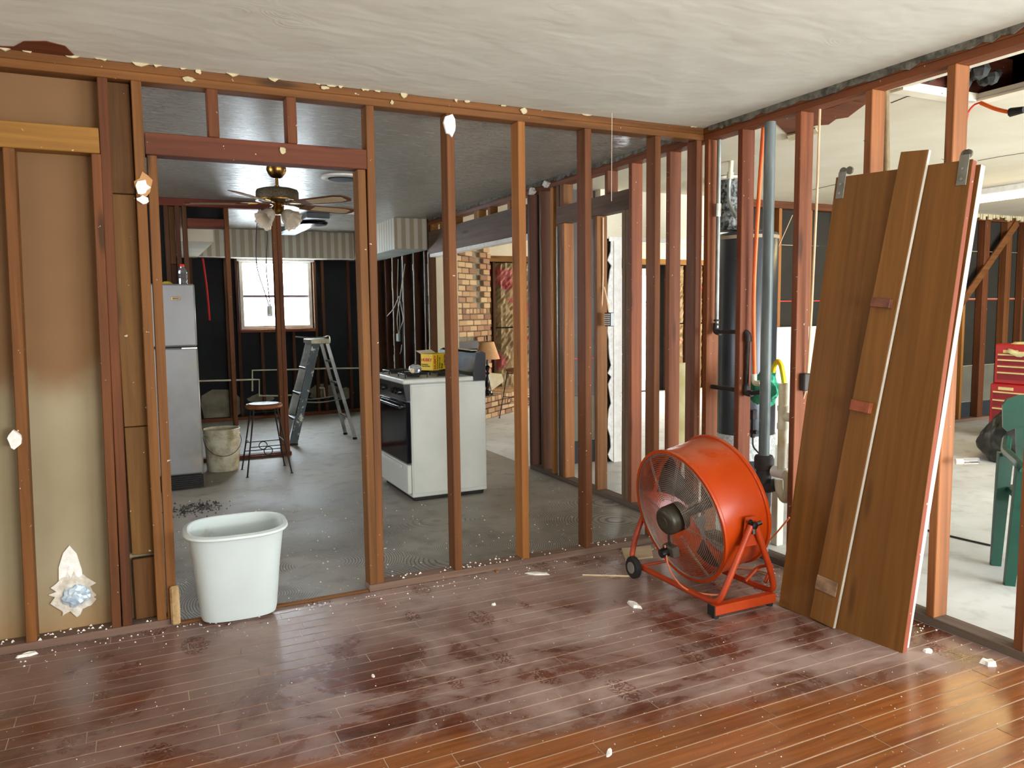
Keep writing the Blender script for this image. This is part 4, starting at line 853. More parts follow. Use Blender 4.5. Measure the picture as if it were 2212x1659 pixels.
q0, q1, q2, q3, q4 = [PX(a, b, 3.9)-fx_.location for a, b in ((1583, 300), (1578, 372), (1575, 400), (1574, 440), (1592, 472))]
MB().tube([q0, q1], .017, 8).build('pipe_stub', pvc, fx_, smooth=True); MB().tube([q1, q1+(q2-q1)*.5], .024, 10).build('coupling', pvc, fx_, smooth=True); MB().tube(fillet([q1+(q2-q1)*.5, q2, q3, q4], .2, 4), .014, 8).build('braided_hose', zinc, fx_, smooth=True)

# ------------------------------------------------------------------ plumbing in the right wall
XP = XR+.045
def pw(pts, x=XP): return [PX(px, py, x) for px, py in pts]
gp_ = thing('gas_pipe', 'galvanised gas pipe with elbows threading the corner studs', 'pipe', PX(1550, 700, XP)); gl0 = gp_.location
def gadd(nm, pts, r, mat=zinc, f=0): P_ = pw(pts); P_ = fillet(P_, f, 4) if f else P_; return MB().tube([p-gl0 for p in P_], r, 10).build(nm, mat, gp_, smooth=True)
gadd('upright_pipe', ((1554, 302), (1548, 708)), .0125); gadd('coupling', ((1551, 440), (1550, 468)), .019, chrome); gadd('strap', ((1548, 690), (1548, 694)), .017, iron)
gadd('elbow', ((1547, 698), (1546, 717), (1556, 718)), .018, iron, .03); gadd('cross_pipe', ((1556, 717), (1608, 717)), .0125, iron)
gadd('elbow', ((1604, 717), (1616, 720), (1616, 738)), .018, iron, .03); gadd('drop_pipe', ((1616, 732), (1612, 838)), .0125, iron)
gadd('elbow', ((1612, 832), (1612, 850), (1624, 850)), .018, iron, .03); gadd('stub', ((1620, 850), (1645, 847)), .0125, iron); gadd('branch_pipe', ((1529, 834), (1590, 842), (1600, 842)), .0135, iron)
gv = thing('gas_valve', 'small dark gas valve with thin tube beside the green cloth', 'valve', PX(1627, 900, XP+.1)); v0 = gv.location
MB().tube([p-v0 for p in pw(((1627, 885), (1627, 905)), XP+.1)], .022, 8).build('union', iron, gv); MB().tube([p-v0 for p in pw(((1627, 905), (1626, 945)), XP+.1)], .013, 8).build('nipple', iron, gv); MB().tube([p-v0 for p in pw(((1619, 932), (1636, 934)), XP+.1)], .012, 8).build('lever', iron, gv); MB().tube(fillet([p-v0 for p in pw(((1626, 945), (1626, 965), (1640, 980)), XP+.1)], .05, 4), .005, 6).build('tube', darkcord, gv)
vp = thing('vent_pipe', 'grey steel drain vent pipe running from floor to ceiling', 'pipe', (XP-.012, 3.19, 0))
MB().lathe([(.001, .56), (.0295, .56), (.0295, H-.003), (.001, H-.003)], n=20).build('upper_pipe', steelgrey, vp, smooth=True)
MB().lathe([(.001, .50), (.046, .50), (.052, .512), (.052, .565), (.046, .578), (.030, .579), (.001, .579)], n=20).build('upper_hub', iron, vp, smooth=True)
ty = MB().lathe([(.001, .25), (.036, .25), (.042, .30), (.042, .46), (.040, .50), (.001, .50)], n=20)
ty.tube([(0, -.01, .40), (.01, -.075, .425)], .036, 14); ty.build('sanitary_tee', iron, vp, smooth=True)
MB().lathe([(.001, .19), (.046, .19), (.048, .245), (.040, .25), (.001, .25)], n=20).build('lower_hub', plain('rusty_iron', sr(70, 58, 54), sr(96, 78, 70), 18, .8, .2), vp, smooth=True)
MB().lathe([(.001, .0), (.034, .0), (.034, .19), (.001, .19)], n=16).build('lower_pipe', zinc, vp, smooth=True)
dr_ = thing('drain_pipe', 'white plastic drain standpipe with trap beside the grey vent pipe', 'pipe', (XP, 3.07, 0))
MB().lathe([(.001, .62), (.024, .62), (.024, .985), (.021, .985), (.021, .9), (.001, .9)], n=18).build('standpipe', plain('stained_pvc', sr(196, 176, 128), sr(222, 214, 186), 14, .45), dr_, smooth=True)
MB().lathe([(.001, .74), (.029, .74), (.029, .77), (.026, .775), (.026, .835), (.029, .84), (.029, .865), (.001, .865)], n=18).build('tee_fitting', pvc, dr_, smooth=True); MB().tube([(0, -.02, .81), (0.01, -.09, .80)], .024, 14).build('tee_arm', pvc, dr_, smooth=True)
MB().tube([(0, .055, .50), (0, -.02, .50), (0, -.03, .50)], .031, 16).build('tee_elbow', white_paint, dr_, smooth=True); MB().tube([(0, 0, .62), (0, 0, .52)], .024, 14).build('drop', pvc, dr_, smooth=True)
MB().tube(fillet([(0, -.02, .50), (0, -.05, .48), (0, -.055, .40), (0, -.03, .355), (0, .01, .40), (0, .015, .46)], .05, 5), .026, 14).build('trap', pvc, dr_, smooth=True)
op = thing('orange_pipe', 'bright orange water pipe with tan elbow hanging beside the vent pipe', 'pipe', PX(1630, 815, XP+.02)); o0 = op.location
MB().tube(fillet([p-o0 for p in pw(((1649, 276), (1636, 470), (1627, 640), (1630, 812)), XP+.02)], .4, 4), .0115, 10).build('pipe', orangep, op, smooth=True); MB().tube(fillet([p-o0 for p in pw(((1629, 808), (1629, 828), (1645, 828)), XP+.02)], .02, 4), .016, 10).build('elbow', pvc, op, smooth=True)
# green cloth, yellow hose, white board
gcp = PX(1648, 838, 3.22); bmf = bmesh.new(); bmesh.ops.create_icosphere(bmf, subdivisions=4, radius=1)
from mathutils import noise as mn
for v in bmf.verts: n_ = v.co.copy(); k = 1+.38*mn.noise(n_*1.8)+.15*mn.noise(n_*4.5); v.co = Vector((n_.x*.05*k, n_.y*.105*k, n_.z*.10*k))+gcp
tag(MB().add([v.co for v in bmf.verts], [[v.index for v in f.verts] for f in bmf.faces]).build('green_cloth', plain('teal_green_towel', sr(52, 158, 124), sr(84, 188, 150), 40, .95, bump=.5), smooth=True), 'bunched teal green cloth draped over the pipe valves', 'cloth'); bmf.free()
tag(MB().tube(fillet(pw(((1668, 812), (1672, 790), (1681, 778), (1688, 790), (1694, 825), (1697, 858)), 3.30), .1, 4), .014, 8).build('yellow_hose', plain('yellow_hose_rubber', sr(230, 190, 20), sr(242, 206, 40), 10, .45), smooth=True), 'bright yellow hose looped above the green cloth', 'hose')
b0 = PY(1668, 710, YU-.06); tag(MB().cbox(b0.x, b0.x+1.2, YU-.06, YU-.045, 0, 1.19, .003).build('white_board', plain('white_panel_board', sr(222, 218, 204), sr(236, 232, 220), 3, .6)), 'white board standing against the garage back wall', 'board')
hp_ = thing('perforated_plate', 'small white perforated box hanging on a tan cable in the far door frame', 'box', PX(1315, 690, XP)); h0 = hp_.location
MB().cbox(-.012, .02, -.04, .04, -.05, .05, .004).build('box', blackm, hp_)
pt_ = plain('white_sparkling_insert', sr(226, 214, 206), sr(240, 232, 226), 20, .5)
for i in range(5):
    for j in range(6): MB().cbox(-.018, -.0122, -.034+i*.014, -.024+i*.014, -.043+j*.0148, -.032+j*.0148, .002).build('cell', pt_, hp_)
for i, ps in enumerate((((1303, 470), (1303, 600), (1300, 670)), ((1305, 620), (1312, 650), (1315, 674)))): MB().tube(fillet([PX(px, py, XP)-h0 for px, py in ps], .1, 3), .005, 6).build('cable', tancord, hp_)
wpst = PZ(1678, 1176); tag(MB().cbox(wpst.x-.025, wpst.x+.025, wpst.y-.025, wpst.y+.025, 0, .335, .003).build('short_post', plain('pale_post', sr(206, 200, 182), sr(222, 216, 200), 6, .8)), 'short pale wooden post behind the drain trap', 'post')
# tan cable and box on the stud, other cords
jbx = thing('outlet_box', 'dark outlet box on the stud beside the leaning door', 'outlet box', PX(1737, 825, XR+.05)); MB().cbox(-.02, .025, -.022, .018, -.045, .045, .005).build('box', darkcord, jbx)
tag(MB().tube(fillet(pw(((1771, 232), (1765, 420), (1758, 560), (1752, 690), (1744, 815)), XP+.02), .5, 4), .0065, 7).build('tan_cable', tancord, smooth=True), 'tan cable dropping from the top plate to the outlet box', 'cable')
tag(MB().tube(fillet(pw(((1742, 838), (1737, 858), (1732, 872)), XP+.02), .05, 3), .004, 6).build('loose_wire_end', tancord), 'short wire end dangling below the outlet box', 'wire')
tag(MB().tube(pw(((1911, 196), (1913, 395)), XR+.2), .019, 10).build('old_conduit', plain('old_brown_conduit', sr(120, 98, 66), sr(152, 130, 92), 14, .6, .3), smooth=True), 'brown conduit pipe standing behind the right wall stud', 'pipe')
tag(MB().tube(fillet([PX(px, py, 3.93) for px, py in ((2082, 330), (2086, 270), (2092, 240), (2104, 226), (2118, 221))], .1, 4), .005, 6).build('hanging_cable', redplastic), 'thin red cord bending down from the garage ceiling', 'cord')
ec = thing('extension_cord_end', 'orange extension cord end with black plug at the garage ceiling', 'cord', PX(2150, 235, 3.92)); e0 = ec.location
MB().tube(fillet([PX(px, py, 3.92)-e0 for px, py in ((2118, 222), (2150, 236), (2184, 243))], .1, 3), .010, 7).build('cord', orangep, ec); MB().tube([PX(2182, 243, 3.92)-e0, PX(2212, 237, 3.92)-e0], .022, 8, r1=.016).build('plug', blackr, ec)
c1_ = PX(1700, 590, 4.4); tag(MB().tube([PY(1672, 555, YU-.006), PY(1712, 465, YU-.006)], .004, 5).build('slack_wire', tancord), 'thin tan wire slanting down the garage back wall', 'wire')
bl = PX(2064, 997, XR+.05); lbp = thing('light_bulb', 'bare clear light bulb sticking out of the right stud', 'light bulb', bl)
ax = Vector((.80, -.6, .05)).normalized(); MB().tube([(0, 0, 0), ax*.03], .013, 10).build('socket', plain('porcelain', sr(220, 214, 196), None, 9, .3), lbp, smooth=True); MB().tube([ax*.03, ax*.045, ax*.065, ax*.08, ax*.09], .014, 12).build('bulb_glass', gc_.m, lbp, smooth=True)

# ------------------------------------------------------------------ garage light, tool chests, bag, chair
TX = 7.1
tl = thing('tube_light', 'lit warm fluorescent strip light on the garage ceiling', 'ceiling light', (TX, 4.35, H))
MB().cbox(-.16, .16, -.66, .66, -.06, -.0005, .01).build('housing', white_paint, tl)
em = N('glowing_fluorescent_tube', .4); em.color((1, 1, 1, 1)); em.b.inputs['Emission Color'].default_value = (1, .74, .32, 1); em.b.inputs['Emission Strength'].default_value = 14
for s in (-1, 1): MB().tube([(s*.06, -.62, -.085), (s*.06, .62, -.085)], .019, 10).build('tube', em.m, tl, smooth=True)
red = plain('red_tool_chest_enamel', sr(168, 28, 34), sr(186, 40, 44), 4, .35); crm = plain('cream_drawer_pull', sr(214, 196, 140), None, 6, .5); redd = plain('dark_red_drawer', sr(126, 20, 30), sr(140, 28, 38), 4, .4)
def chest(name, label, x0, y0, y1, z0, z1, depth, rows, lab):
    t = thing(name, label, 'tool chest', (x0+depth/2, (y0+y1)/2, z0), group='stacked red tool chests'); MB().cbox(x0, x0+depth, y0, y1, z0, z1, .012).build('cabinet', red, t, world=True)
    for a, b in rows:
        d_ = MB().box(x0-.004, x0-.0004, y0+.04, y1-.04, a, b).build('drawer', redd, t, world=True); MB().box(x0-.012, x0-.0045, y0+.04, y1-.04, b-.016, b-.002).build('drawer_pull', crm, d_, world=True)
    MB().box(x0-.006, x0-.0004, y1-.24, y1-.09, lab, lab+.03).build('name_plate', crm, t, world=True); return t
tc = PZ(2137, 945); tx = tc.x-.03
chest('tool_chest', 'lower red rolling tool cabinet behind the black garbage bag', tx, tc.y-.7, tc.y, 0.0, .575, .45, [(.05, .33), (.345, .415), (.425, .50)], .515)
t2 = chest('tool_chest', 'upper red tool chest with cream drawer pulls and a cloth on its lid', tx+.02, tc.y-.68, tc.y-.02, .5755, .985, .36, [(.62, .70), (.71, .765), (.775, .83), (.84, .885)], .895)
tw = MB(); rw = random.Random(2); nx = 10
vs = []; fs = []
for i in range(nx+1):
    for j in range(8):
        u, w_ = i/nx, j/7; over = max(0, .35-w_)*.26; vs.append((tx+.012+w_*.25-(.02 if w_ < .36 else 0), tc.y-.16-u*.5, .989+.012*mn.noise(Vector((u*5, w_*4, 0)))+.008-over*(1.0+.5*math.sin(u*7))))
for i in range(nx):
    for j in range(7): a = i*8+j; fs.append((a, a+1, a+9, a+8))
two = MB().add(vs, fs).build('shop_towel', plain('pale_yellow_towel', sr(214, 208, 150), sr(230, 226, 178), 20, .9), smooth=True); tag(two, 'pale yellow shop towel draped over the red tool chest', 'towel'); md = two.modifiers.new('thick', 'SOLIDIFY'); md.thickness = .006; md.offset = 1
gbp = PZ(2172, 1000); gx, gy = gbp.x+.28, gbp.y-.02
bmf = bmesh.new(); bmesh.ops.create_icosphere(bmf, subdivisions=5, radius=1)
for v in bmf.verts:
    n_ = v.co.copy(); k = 1+.22*mn.noise(n_*1.5+Vector((3, 1, 0)))+.10*mn.noise(n_*4)+.05*abs(mn.noise(n_*9)); zz = n_.z*.30*k
    taper = 1-.35*max(0, n_.z); v.co = Vector((gx+n_.x*.42*k*taper, gy+n_.y*.36*k*taper, max(.002, .17+zz+(.06*max(0, n_.z)))))
tag(MB().add([v.co for v in bmf.verts], [[v.index for v in f.verts] for f in bmf.faces]).build('garbage_bag', plain('black_plastic_bag', sr(20, 20, 19), sr(44, 43, 38), 7, .32, bump=.6), smooth=True), 'full black garbage bag slumped on the garage floor before the tool chest', 'garbage bag'); bmf.free()
gr = plain('green_moulded_plastic', sr(11, 60, 47), sr(17, 74, 59), 4, .35)
F_ = Vector((-.735, -.679)); P1, P2 = Vector((4.079, 2.511)), Vector((3.844, 2.294)); mid = (P1+P2)/2
chh = thing('plastic_chair', 'green moulded plastic garden chair at the right edge in the garage', 'chair', (mid.x, mid.y, 0), math.atan2(-.735, .679))   # local x: to the chair's other side, y: backwards
yf, yr = -.16, .16
def legc(a, b, w0, w1, nm='leg'):
    a, b = Vector(a), Vector(b); d_ = (b-a).normalized(); mb = MB(); rg = []
    for p, w in ((a, w0), ((a+b)/2, (w0+w1)/2), (b, w1)): rg.append([p+Vector((q*w, e*w, 0)) for q, e in ((-.5, -.5), (.5, -.5), (.62, 0), (.5, .5), (-.5, .5), (-.62, 0))])
    return mb.rings(rg).build(nm, gr, chh, smooth=True)
for sx in (0, 1):
    X_ = (lambda x: x) if sx == 0 else (lambda x: .50-x)
    legc((X_(0), yf, 0), (X_(.03), yf-.02, .60), .045, .06); legc((X_(0), yr, 0), (X_(.035), yr+.07, .60), .045, .065)
    MB().tube(fillet([(X_(.03), yf-.05, .59), (X_(.02), yf, .61), (X_(.03), yr+.05, .61), (X_(.06), yr+.17, .66)], .05, 4), .024, 8).build('armrest', gr, chh, smooth=True)
MB().cbox(.03, .47, yf-.06, yr+.10, .395, .425, .012).build('seat', gr, chh, smooth=True)
def backrib(x0, x1, z0, z1): 
    yb = lambda z: yr+.09+(z-.42)*.32; return MB().add([(x, yb(z)+o, z) for z in (z0, z1) for x in (x0, x1) for o in (0, .012)], [(0, 2, 3, 1), (4, 5, 7, 6), (0, 1, 5, 4), (2, 6, 7, 3), (1, 3, 7, 5), (0, 4, 6, 2)])
for x0 in (.10, .165, .23, .295, .36): backrib(x0, x0+.038, .42, .80).build('back_slat', gr, chh)
bk2 = MB(); yb = lambda z: yr+.085+(z-.42)*.32; rg = []
for x, zl, zh in ((.04, .72, .84), (.06, .70, .87), (.12, .73, .895), (.25, .75, .905), (.38, .73, .895), (.44, .70, .87), (.46, .72, .84)): rg.append([(x, yb(zl)-.004, zl), (x, yb(zl)+.02, zl), (x, yb(zh)+.02, zh), (x, yb(zh)-.004, zh)])
bk2.rings(rg).build('backrest', gr, chh, smooth=False)
tag(MB().tube(fillet([PZ(1990, 1142, .006), PZ(2060, 1160, .006), PZ(2140, 1178, .006)], .2, 3), .006, 6).build('floor_cable', darkcord), 'dark cable lying straight on the garage floor', 'cable')
# ------------------------------------------------------------------ front room: waste bin
wbn = thing('waste_bin', 'white oval plastic waste bin standing in the kitchen doorway', 'bin', (.352, 3.588, .002)); wbn.rotation_euler = (math.radians(6.5), 0, math.radians(-2))
wp = N('white_bin_plastic', .4); v = wp.coord('Object'); c = wp.ramp(wp.noise(v, 2.5, 5), [(.35, sr(196, 206, 206)), (.7, sr(208, 219, 220))]); c = wp.mix(wp.math('MULTIPLY', wp.step(wp.noise(v, 7, 5), .66, .74), .35), c, sr(150, 132, 96)); wp.color(c)
def stad(hx, hy, z, oy, n=40, e=3.2):
    out = []
    for j in range(n):
        t = 2*PI*j/n; cc, ss = math.cos(t), math.sin(t); out.append(Vector((math.copysign(abs(cc)**(2/e), cc)*hx, oy+math.copysign(abs(ss)**(2/e), ss)*hy, z)))
    return out
HB = .432; OY = .10; L_ = []
for hx, hy, z in ((.02, .01, .0), (.150, .080, .0), (.163, .094, .008), (.168, .10, .03), (.186, .118, .25), (.203, .132, .405), (.205, .134, .412)): L_.append(stad(hx, hy, z, OY))
for hx, hy, z in ((.222, .148, .414), (.226, .152, .42), (.222, .148, .428), (.205, .132, .433), (.199, .127, .43)): L_.append(stad(hx, hy, z, OY, e=2.8))
for hx, hy, z in ((.198, .126, .40), (.182, .113, .25), (.163, .095, .03), (.02, .01, .012)): L_.append(stad(hx, hy, z, OY))
MB().rings(L_).build('bin_shell', wp.m, wbn, smooth=True)

# ------------------------------------------------------------------ drum fan
orn = N('orange_red_powder_coat', .28); v = orn.coord('Object'); c = orn.ramp(orn.noise(v, 2.5, 4), [(.3, sr(176, 58, 10)), (.7, sr(190, 70, 14))]); nrm = orn.n('ShaderNodeNewGeometry').outputs['Normal']; sz = orn.n('ShaderNodeSeparateXYZ'); orn.L(nrm, sz.inputs[0])
dustf = orn.math('MULTIPLY', orn.step(sz.outputs['Z'], .75, .98), orn.step(orn.noise(v, 9, 6), .35, .6)); c = orn.mix(orn.math('MULTIPLY', dustf, .45), c, sr(176, 120, 92)); orn.color(c); orn.L(orn.math('MULTIPLY_ADD', dustf, .4, .26), orn.b.inputs['Roughness'])
orf = plain('orange_red_frame_paint', sr(166, 52, 14), sr(182, 66, 22), 8, .38)
grl = plain('wire_guard_chrome', sr(140, 132, 124), sr(168, 160, 150), 20, .45, .6)
fan = thing('drum_fan', 'orange red drum fan with wire guard on a wheeled tube stand', 'fan', (2.45, 2.962, 0))
RF = .322; ZC = .415; DX = .14; TL = math.radians(12)
def fm_(p): # tilt the drum a little nose-down about its pivot (drum axis runs along x, mouth towards -x)
    x, y, z = p; return Vector((x*math.cos(TL)-z*math.sin(TL), y, x*math.sin(TL)+z*math.cos(TL)+ZC))
def ringx(r, x, n=64): return [fm_((x, r*math.cos(2*PI*j/n), r*math.sin(2*PI*j/n))) for j in range(n)]
prof = [(RF+.012, -DX), (RF+.014, -DX+.006), (RF+.012, -DX+.016), (RF, -DX+.02), (RF, DX-.02), (RF+.010, DX-.018), (RF+.012, DX-.008), (RF+.009, DX), (RF-.004, DX), (RF-.006, DX-.02), (RF-.006, -DX+.02), (RF-.002, -DX)]
MB().rings([ringx(r, x) for r, x in prof], closed=True).build('drum', orn.m, fan, smooth=True)
def guard(side):
    g = MB(); sgn = -1 if side == 'front' else 1; bul = .045
    def X_(r): return sgn*(DX-.006+bul*(1-(r/RF)**2))
    rs = [.10+i*(.305-.10)/22 for i in range(23)]
    for r in rs: g.tube([fm_((X_(r), r*math.cos(2*PI*j/56), r*math.sin(2*PI*j/56))) for j in range(56)], .0012, 4, True)
    for r in (.312, .318, .323): g.tube([fm_((X_(r), r*math.cos(2*PI*j/56), r*math.sin(2*PI*j/56))) for j in range(56)], .0022, 4, True)
    for k in range(8):
        for o in (-.006, .006):
            pts = []
            for i in range(7):
                r = .09+(.322-.09)*i/6; a = 2*PI*k/8+.25+o/max(.12, r); pts.append(fm_((X_(r)-sgn*.003, r*math.cos(a), r*math.sin(a))))
            g.tube(pts, .0018, 4)
    return g
tag(guard('front').build('front_guard', grl, fan), 'chrome wire front guard of concentric rings'); tag(guard('back').build('rear_guard', grl, fan), 'chrome wire rear guard')
def lx(prof, nm, mat, n=28, c=(0, 0)):
    mo_ = MB().rings([[fm_((x, c[0]+r*math.cos(2*PI*j/n), c[1]+r*math.sin(2*PI*j/n))) for j in range(n)] for r, x in prof]); return mo_.build(nm, mat, fan, smooth=True)
mtr = plain('olive_grey_motor', sr(62, 58, 48), sr(80, 74, 62), 12, .4, .4)
lx([(.001, -.232), (.03, -.232), (.033, -.228), (.055, -.227), (.066, -.218), (.070, -.20), (.070, -.12), (.001, -.11)], 'motor', mtr)
lx([(.001, -.11), (.022, -.11), (.022, .06), (.001, .06)], 'shaft', iron, 12)
blm = plain('worn_aluminium_blade', sr(92, 84, 80), sr(120, 110, 106), 10, .5, .3)
for k in range(3):
    a0 = 2*PI*k/3+.5; mb = MB(); n_ = 8; rg = []
    for i in range(n_+1):
        r = .045+(.30-.045)*i/n_; w = .20+.55*(i/n_); tw_ = .035*(1-.3*i/n_); pts = []
        for q in (-1, -.3, .3, 1): a = a0+q*w*.55; pts.append((q*tw_-.01, r*math.cos(a), r*math.sin(a)))
        rg.append([fm_(p) for p in pts]+[fm_((p[0]+.003, p[1], p[2])) for p in reversed(pts)])
    mb.rings(rg).build('fan_blade', blm, fan, smooth=True)
sb_ = MB(); sb_.cbox(-.225, -.185, -.035, .055, -.185, -.13, .006); sb_.v = [fm_(v) for v in sb_.v]; swb = sb_.build('switch_box', plain('dark_grey_switch_box', sr(66, 62, 56), sr(86, 80, 72), 9, .45), fan)
kn = MB().rings([[fm_((x, .02+r*math.cos(2*PI*j/16), -.158+r*math.sin(2*PI*j/16))) for j in range(16)] for r, x in ((.001, -.262), (.022, -.260), (.025, -.2255), (.001, -.2255))]); kn.build('speed_knob', blackm, swb)
MB().tube(fillet([fm_((-.20, .01, -.07)), fm_((-.215, .0, -.10)), fm_((-.205, .0, -.132))], .02, 3), .006, 6).build('motor_lead', blackr, fan)
# stand: two bent tubes joined at the pivots, foot bar, axle and wheels
fy0, fy1 = -.29, .30
for s, x in ((-1, -.165), (1, .165)):
    pts = [(s*.012, -RF-.042, ZC+.0), (x*.75, -RF-.03, .18), (x, fy0-.045, .075), (x, fy0+.04, .06), (x, fy1-.02, .06), (x, fy1+.05, .085), (x*.8, RF+.028, .22), (s*.012, RF+.042, ZC)]
    MB().tube(fillet(pts, .075, 6), .0145, 12).build('stand_tube', orf, fan, smooth=True)
for s in (-1, 1):
    MB().prism([(-.03, ZC+.035), (.03, ZC+.035), (.045, ZC-.10), (-.045, ZC-.10)], s*(RF+.024)-.003, s*(RF+.024)+.003, 'xz').build('pivot_plate', orf, fan)
    MB().lathe([(.001, 0), (.022, 0), (.022, s*.02), (.001, s*.02)], (0, s*(RF+.002), ZC), 16, 'y').build('pivot_spacer', blackr, fan, smooth=True)
    kb = MB().lathe([(.001, s*.028), (.016, s*.028), (.016, s*.058), (.001, s*.06)], (0, s*RF, ZC), 12, 'y')
    for a in (.3, 2.4, 4.5): kb.tube([(0, s*(RF+.045), ZC), (math.cos(a)*.038, s*(RF+.055), ZC+math.sin(a)*.038)], .010, 6)
    kb.build('tilt_knob', blackm, fan)
fbx = MB().cbox(-.195, .17, fy0-.055, fy0-.01, .018, .062, .004).build('foot_bar', orf, fan)
for x in (-.172, .15): MB().lathe([(.001, 0), (.016, 0), (.018, .0175), (.001, .0175)], (x, fy0-.03, 0), 12).build('rubber_foot', blackr, fan)
MB().box(-.2, -.1952, fy0-.056, fy0-.009, .016, .064).build('bar_cap', blackr, fan)
MB().tube([(-.21, fy1-.02, .058), (.21, fy1-.02, .058)], .008, 8).build('axle', orf, fan)
for x in (-.20, .20):
    wl_ = MB().lathe([(.02, -.016), (.05, -.016), (.057, -.009), (.057, .009), (.05, .016), (.02, .016)], (x, fy1-.02, .058), 28, 'x').build('wheel', blackr, fan, smooth=True)
    MB().lathe([(.001, -.019), (.030, -.019), (.030, .019), (.001, .019)], (x, fy1-.02, .058), 18, 'x').build('wheel_hub', plain('grey_wheel_hub', sr(130, 124, 116), None, 10, .6), fan, smooth=True)
MB().tube(fillet([(.14, fy0+.12, .07), (.22, fy0+.12, .13), (.22, fy0+.02, .17), (.15, fy0-.0, .10)], .03, 4), .009, 8).build('cord_hook', orf, fan, smooth=True)
pc = [(2.255, 2.985, .245), (2.235, 2.93, .14), (2.26, 2.84, .065), (2.36, 2.76, .05), (2.48, 2.80, .02), (2.55, 2.95, .008), (2.62, 3.12, .008), (2.80, 3.13, .008), (2.92, 2.97, .008), (2.80, 2.86, .01)]
tag(MB().tube(fillet(pc, .09, 5), .0045, 6).build('power_cord', plain('orange_brown_fan_cord', sr(190, 100, 62), sr(206, 124, 84), 9, .5), smooth=True), 'orange brown power cord of the drum fan curling on the planks', 'cord')
tag(MB().tube(fillet([PX(1600, 1192, XR-.05), PX(1640, 1188, XR-.03), PX(1672, 1158, XR-.02), PX(1705, 1118, XR-.02)], .1, 4), .0045, 6).build('extension_cable', orangecord, smooth=True), 'orange cord rising behind the drum fan to the leaning door', 'cord')

# ------------------------------------------------------------------ leaning sliding doors and board
A_, B_ = Vector((2.627, 2.61, 0)), Vector((2.699, 2.022, 0)); ux = (B_-A_).normalized(); tl_ = PX(1806, 386, 2.893); uz = tl_-A_
def slab_thing(name, label, off, x0=0.0):
    o = frame_thing(name, label, 'door', A_, ux, uz); return o
d1_ = slab_thing('sliding_door', 'brown veneer sliding closet door leaning on the right stud wall', 0)
M3 = d1_.rotation_euler.to_matrix(); NY = M3 @ Vector((0, 1, 0)); VZ = M3 @ Vector((0, 0, 1)); UX = M3 @ Vector((1, 0, 0))
sg = 1 if NY.x > 0 else -1       # local y pointing to the wall (away from the room)
DW, DL, DT = .600, (tl_-A_).length, .034
lift = .034*abs(NY.z)+.001
d1_.location = A_+Vector((0, 0, lift if NY.z*sg < 0 else 0.0))
def yb_(a, b): return (min(sg*a, sg*b), max(sg*a, sg*b))
a, b = yb_(0, .003); MB().cbox(0, DW, a, b, 0, DL, .001).build('face_veneer', slab_m, d1_)
a, b = yb_(.0032, DT); MB().cbox(.001, DW-.001, a, b, .001, DL-.001, .002).build('core', edge_m, d1_)
hm_ = plain('dull_grey_hanger_steel', sr(122, 120, 112), sr(150, 148, 138), 16, .45, .8)
for x in (.012, DW-.052):
    a, b = yb_(-.004, -.0005); hg = MB().cbox(x, x+.04, a, b, DL-.10, DL+.022, .0015).build('roller_hanger', hm_, d1_)
    for ox in (.008, .06 if x < .1 else .024):
        a, b = yb_(.002, .012); MB().lathe([(.001, a), (.017, a), (.017, b), (.001, b)], (x+.012+ox*.6, 0, DL+.026), 16, 'y').build('roller', plain('dark_roller', sr(86, 80, 66), None, 9, .5), d1_, smooth=True)
    for zz in (DL-.035, DL-.075): a, b = yb_(-.0075, -.0042); MB().lathe([(.001, a), (.006, a), (.006, b), (.001, b)], (x+.02, 0, zz), 10, 'y').build('screw', chrome, d1_)
d2_ = slab_thing('sliding_door', 'second sliding door with a white painted edge behind the brown one', .04)
d2_.location = d1_.location+NY*sg*.038-UX*.016
mr2 = Matrix.Rotation(math.radians(.85), 4, 'Y')
for nm, (a, b), mt in (('face_veneer', yb_(0, .003), slab_m), ('core', yb_(.0032, .034), white_paint)):
    q = MB().cbox(0, DW, a, b, .02, DL-.005, .001); q.v = [mr2 @ v for v in q.v]; q.build(nm, mt, d2_)
# narrow board laid on the door, slightly askew
bd_ = frame_thing('closet_board', 'narrow oak veneer board with wooden cleats propped askew on the leaning door', 'board', A_, ux, uz)
w0 = .182; ang = math.radians(3.6)
bd_.location = d1_.location + UX*w0 - NY*sg*.021 + Vector((0, 0, .012))
mr = Matrix.Rotation(ang, 4, 'Y')
def bpart(nm, x0, x1, y0, y1, z0, z1, mat, bv=.0015):
    a, b = yb_(y0, y1); mb = MB().cbox(x0, x1, a, b, z0, z1, bv); mb.v = [mr @ v for v in mb.v]; return mb.build(nm, mat, bd_)
bpart('board', 0, .118, 0, .018, 0, 2.045, board_m); bpart('white_edge', .1183, .1208, .002, .018, 0, 2.045, plain('greyed_white_edge', sr(176, 172, 162), sr(196, 192, 182), 9, .6))
bpart('cleat', .012, .098, -.024, -.0003, 1.392, 1.43, plain('dark_brown_cleat', sr(92, 52, 36), sr(124, 76, 54), 24, .6)); bpart('cleat', .010, .10, -.024, -.0003, .945, .99, plain('red_brown_cleat', sr(128, 64, 36), sr(150, 80, 48), 24, .6))
bpart('torn_veneer', .0, .105, -.006, -.0003, .135, .20, plain('grey_torn_veneer', sr(112, 84, 62), sr(150, 120, 94), 20, .9, bump=.6), .003)

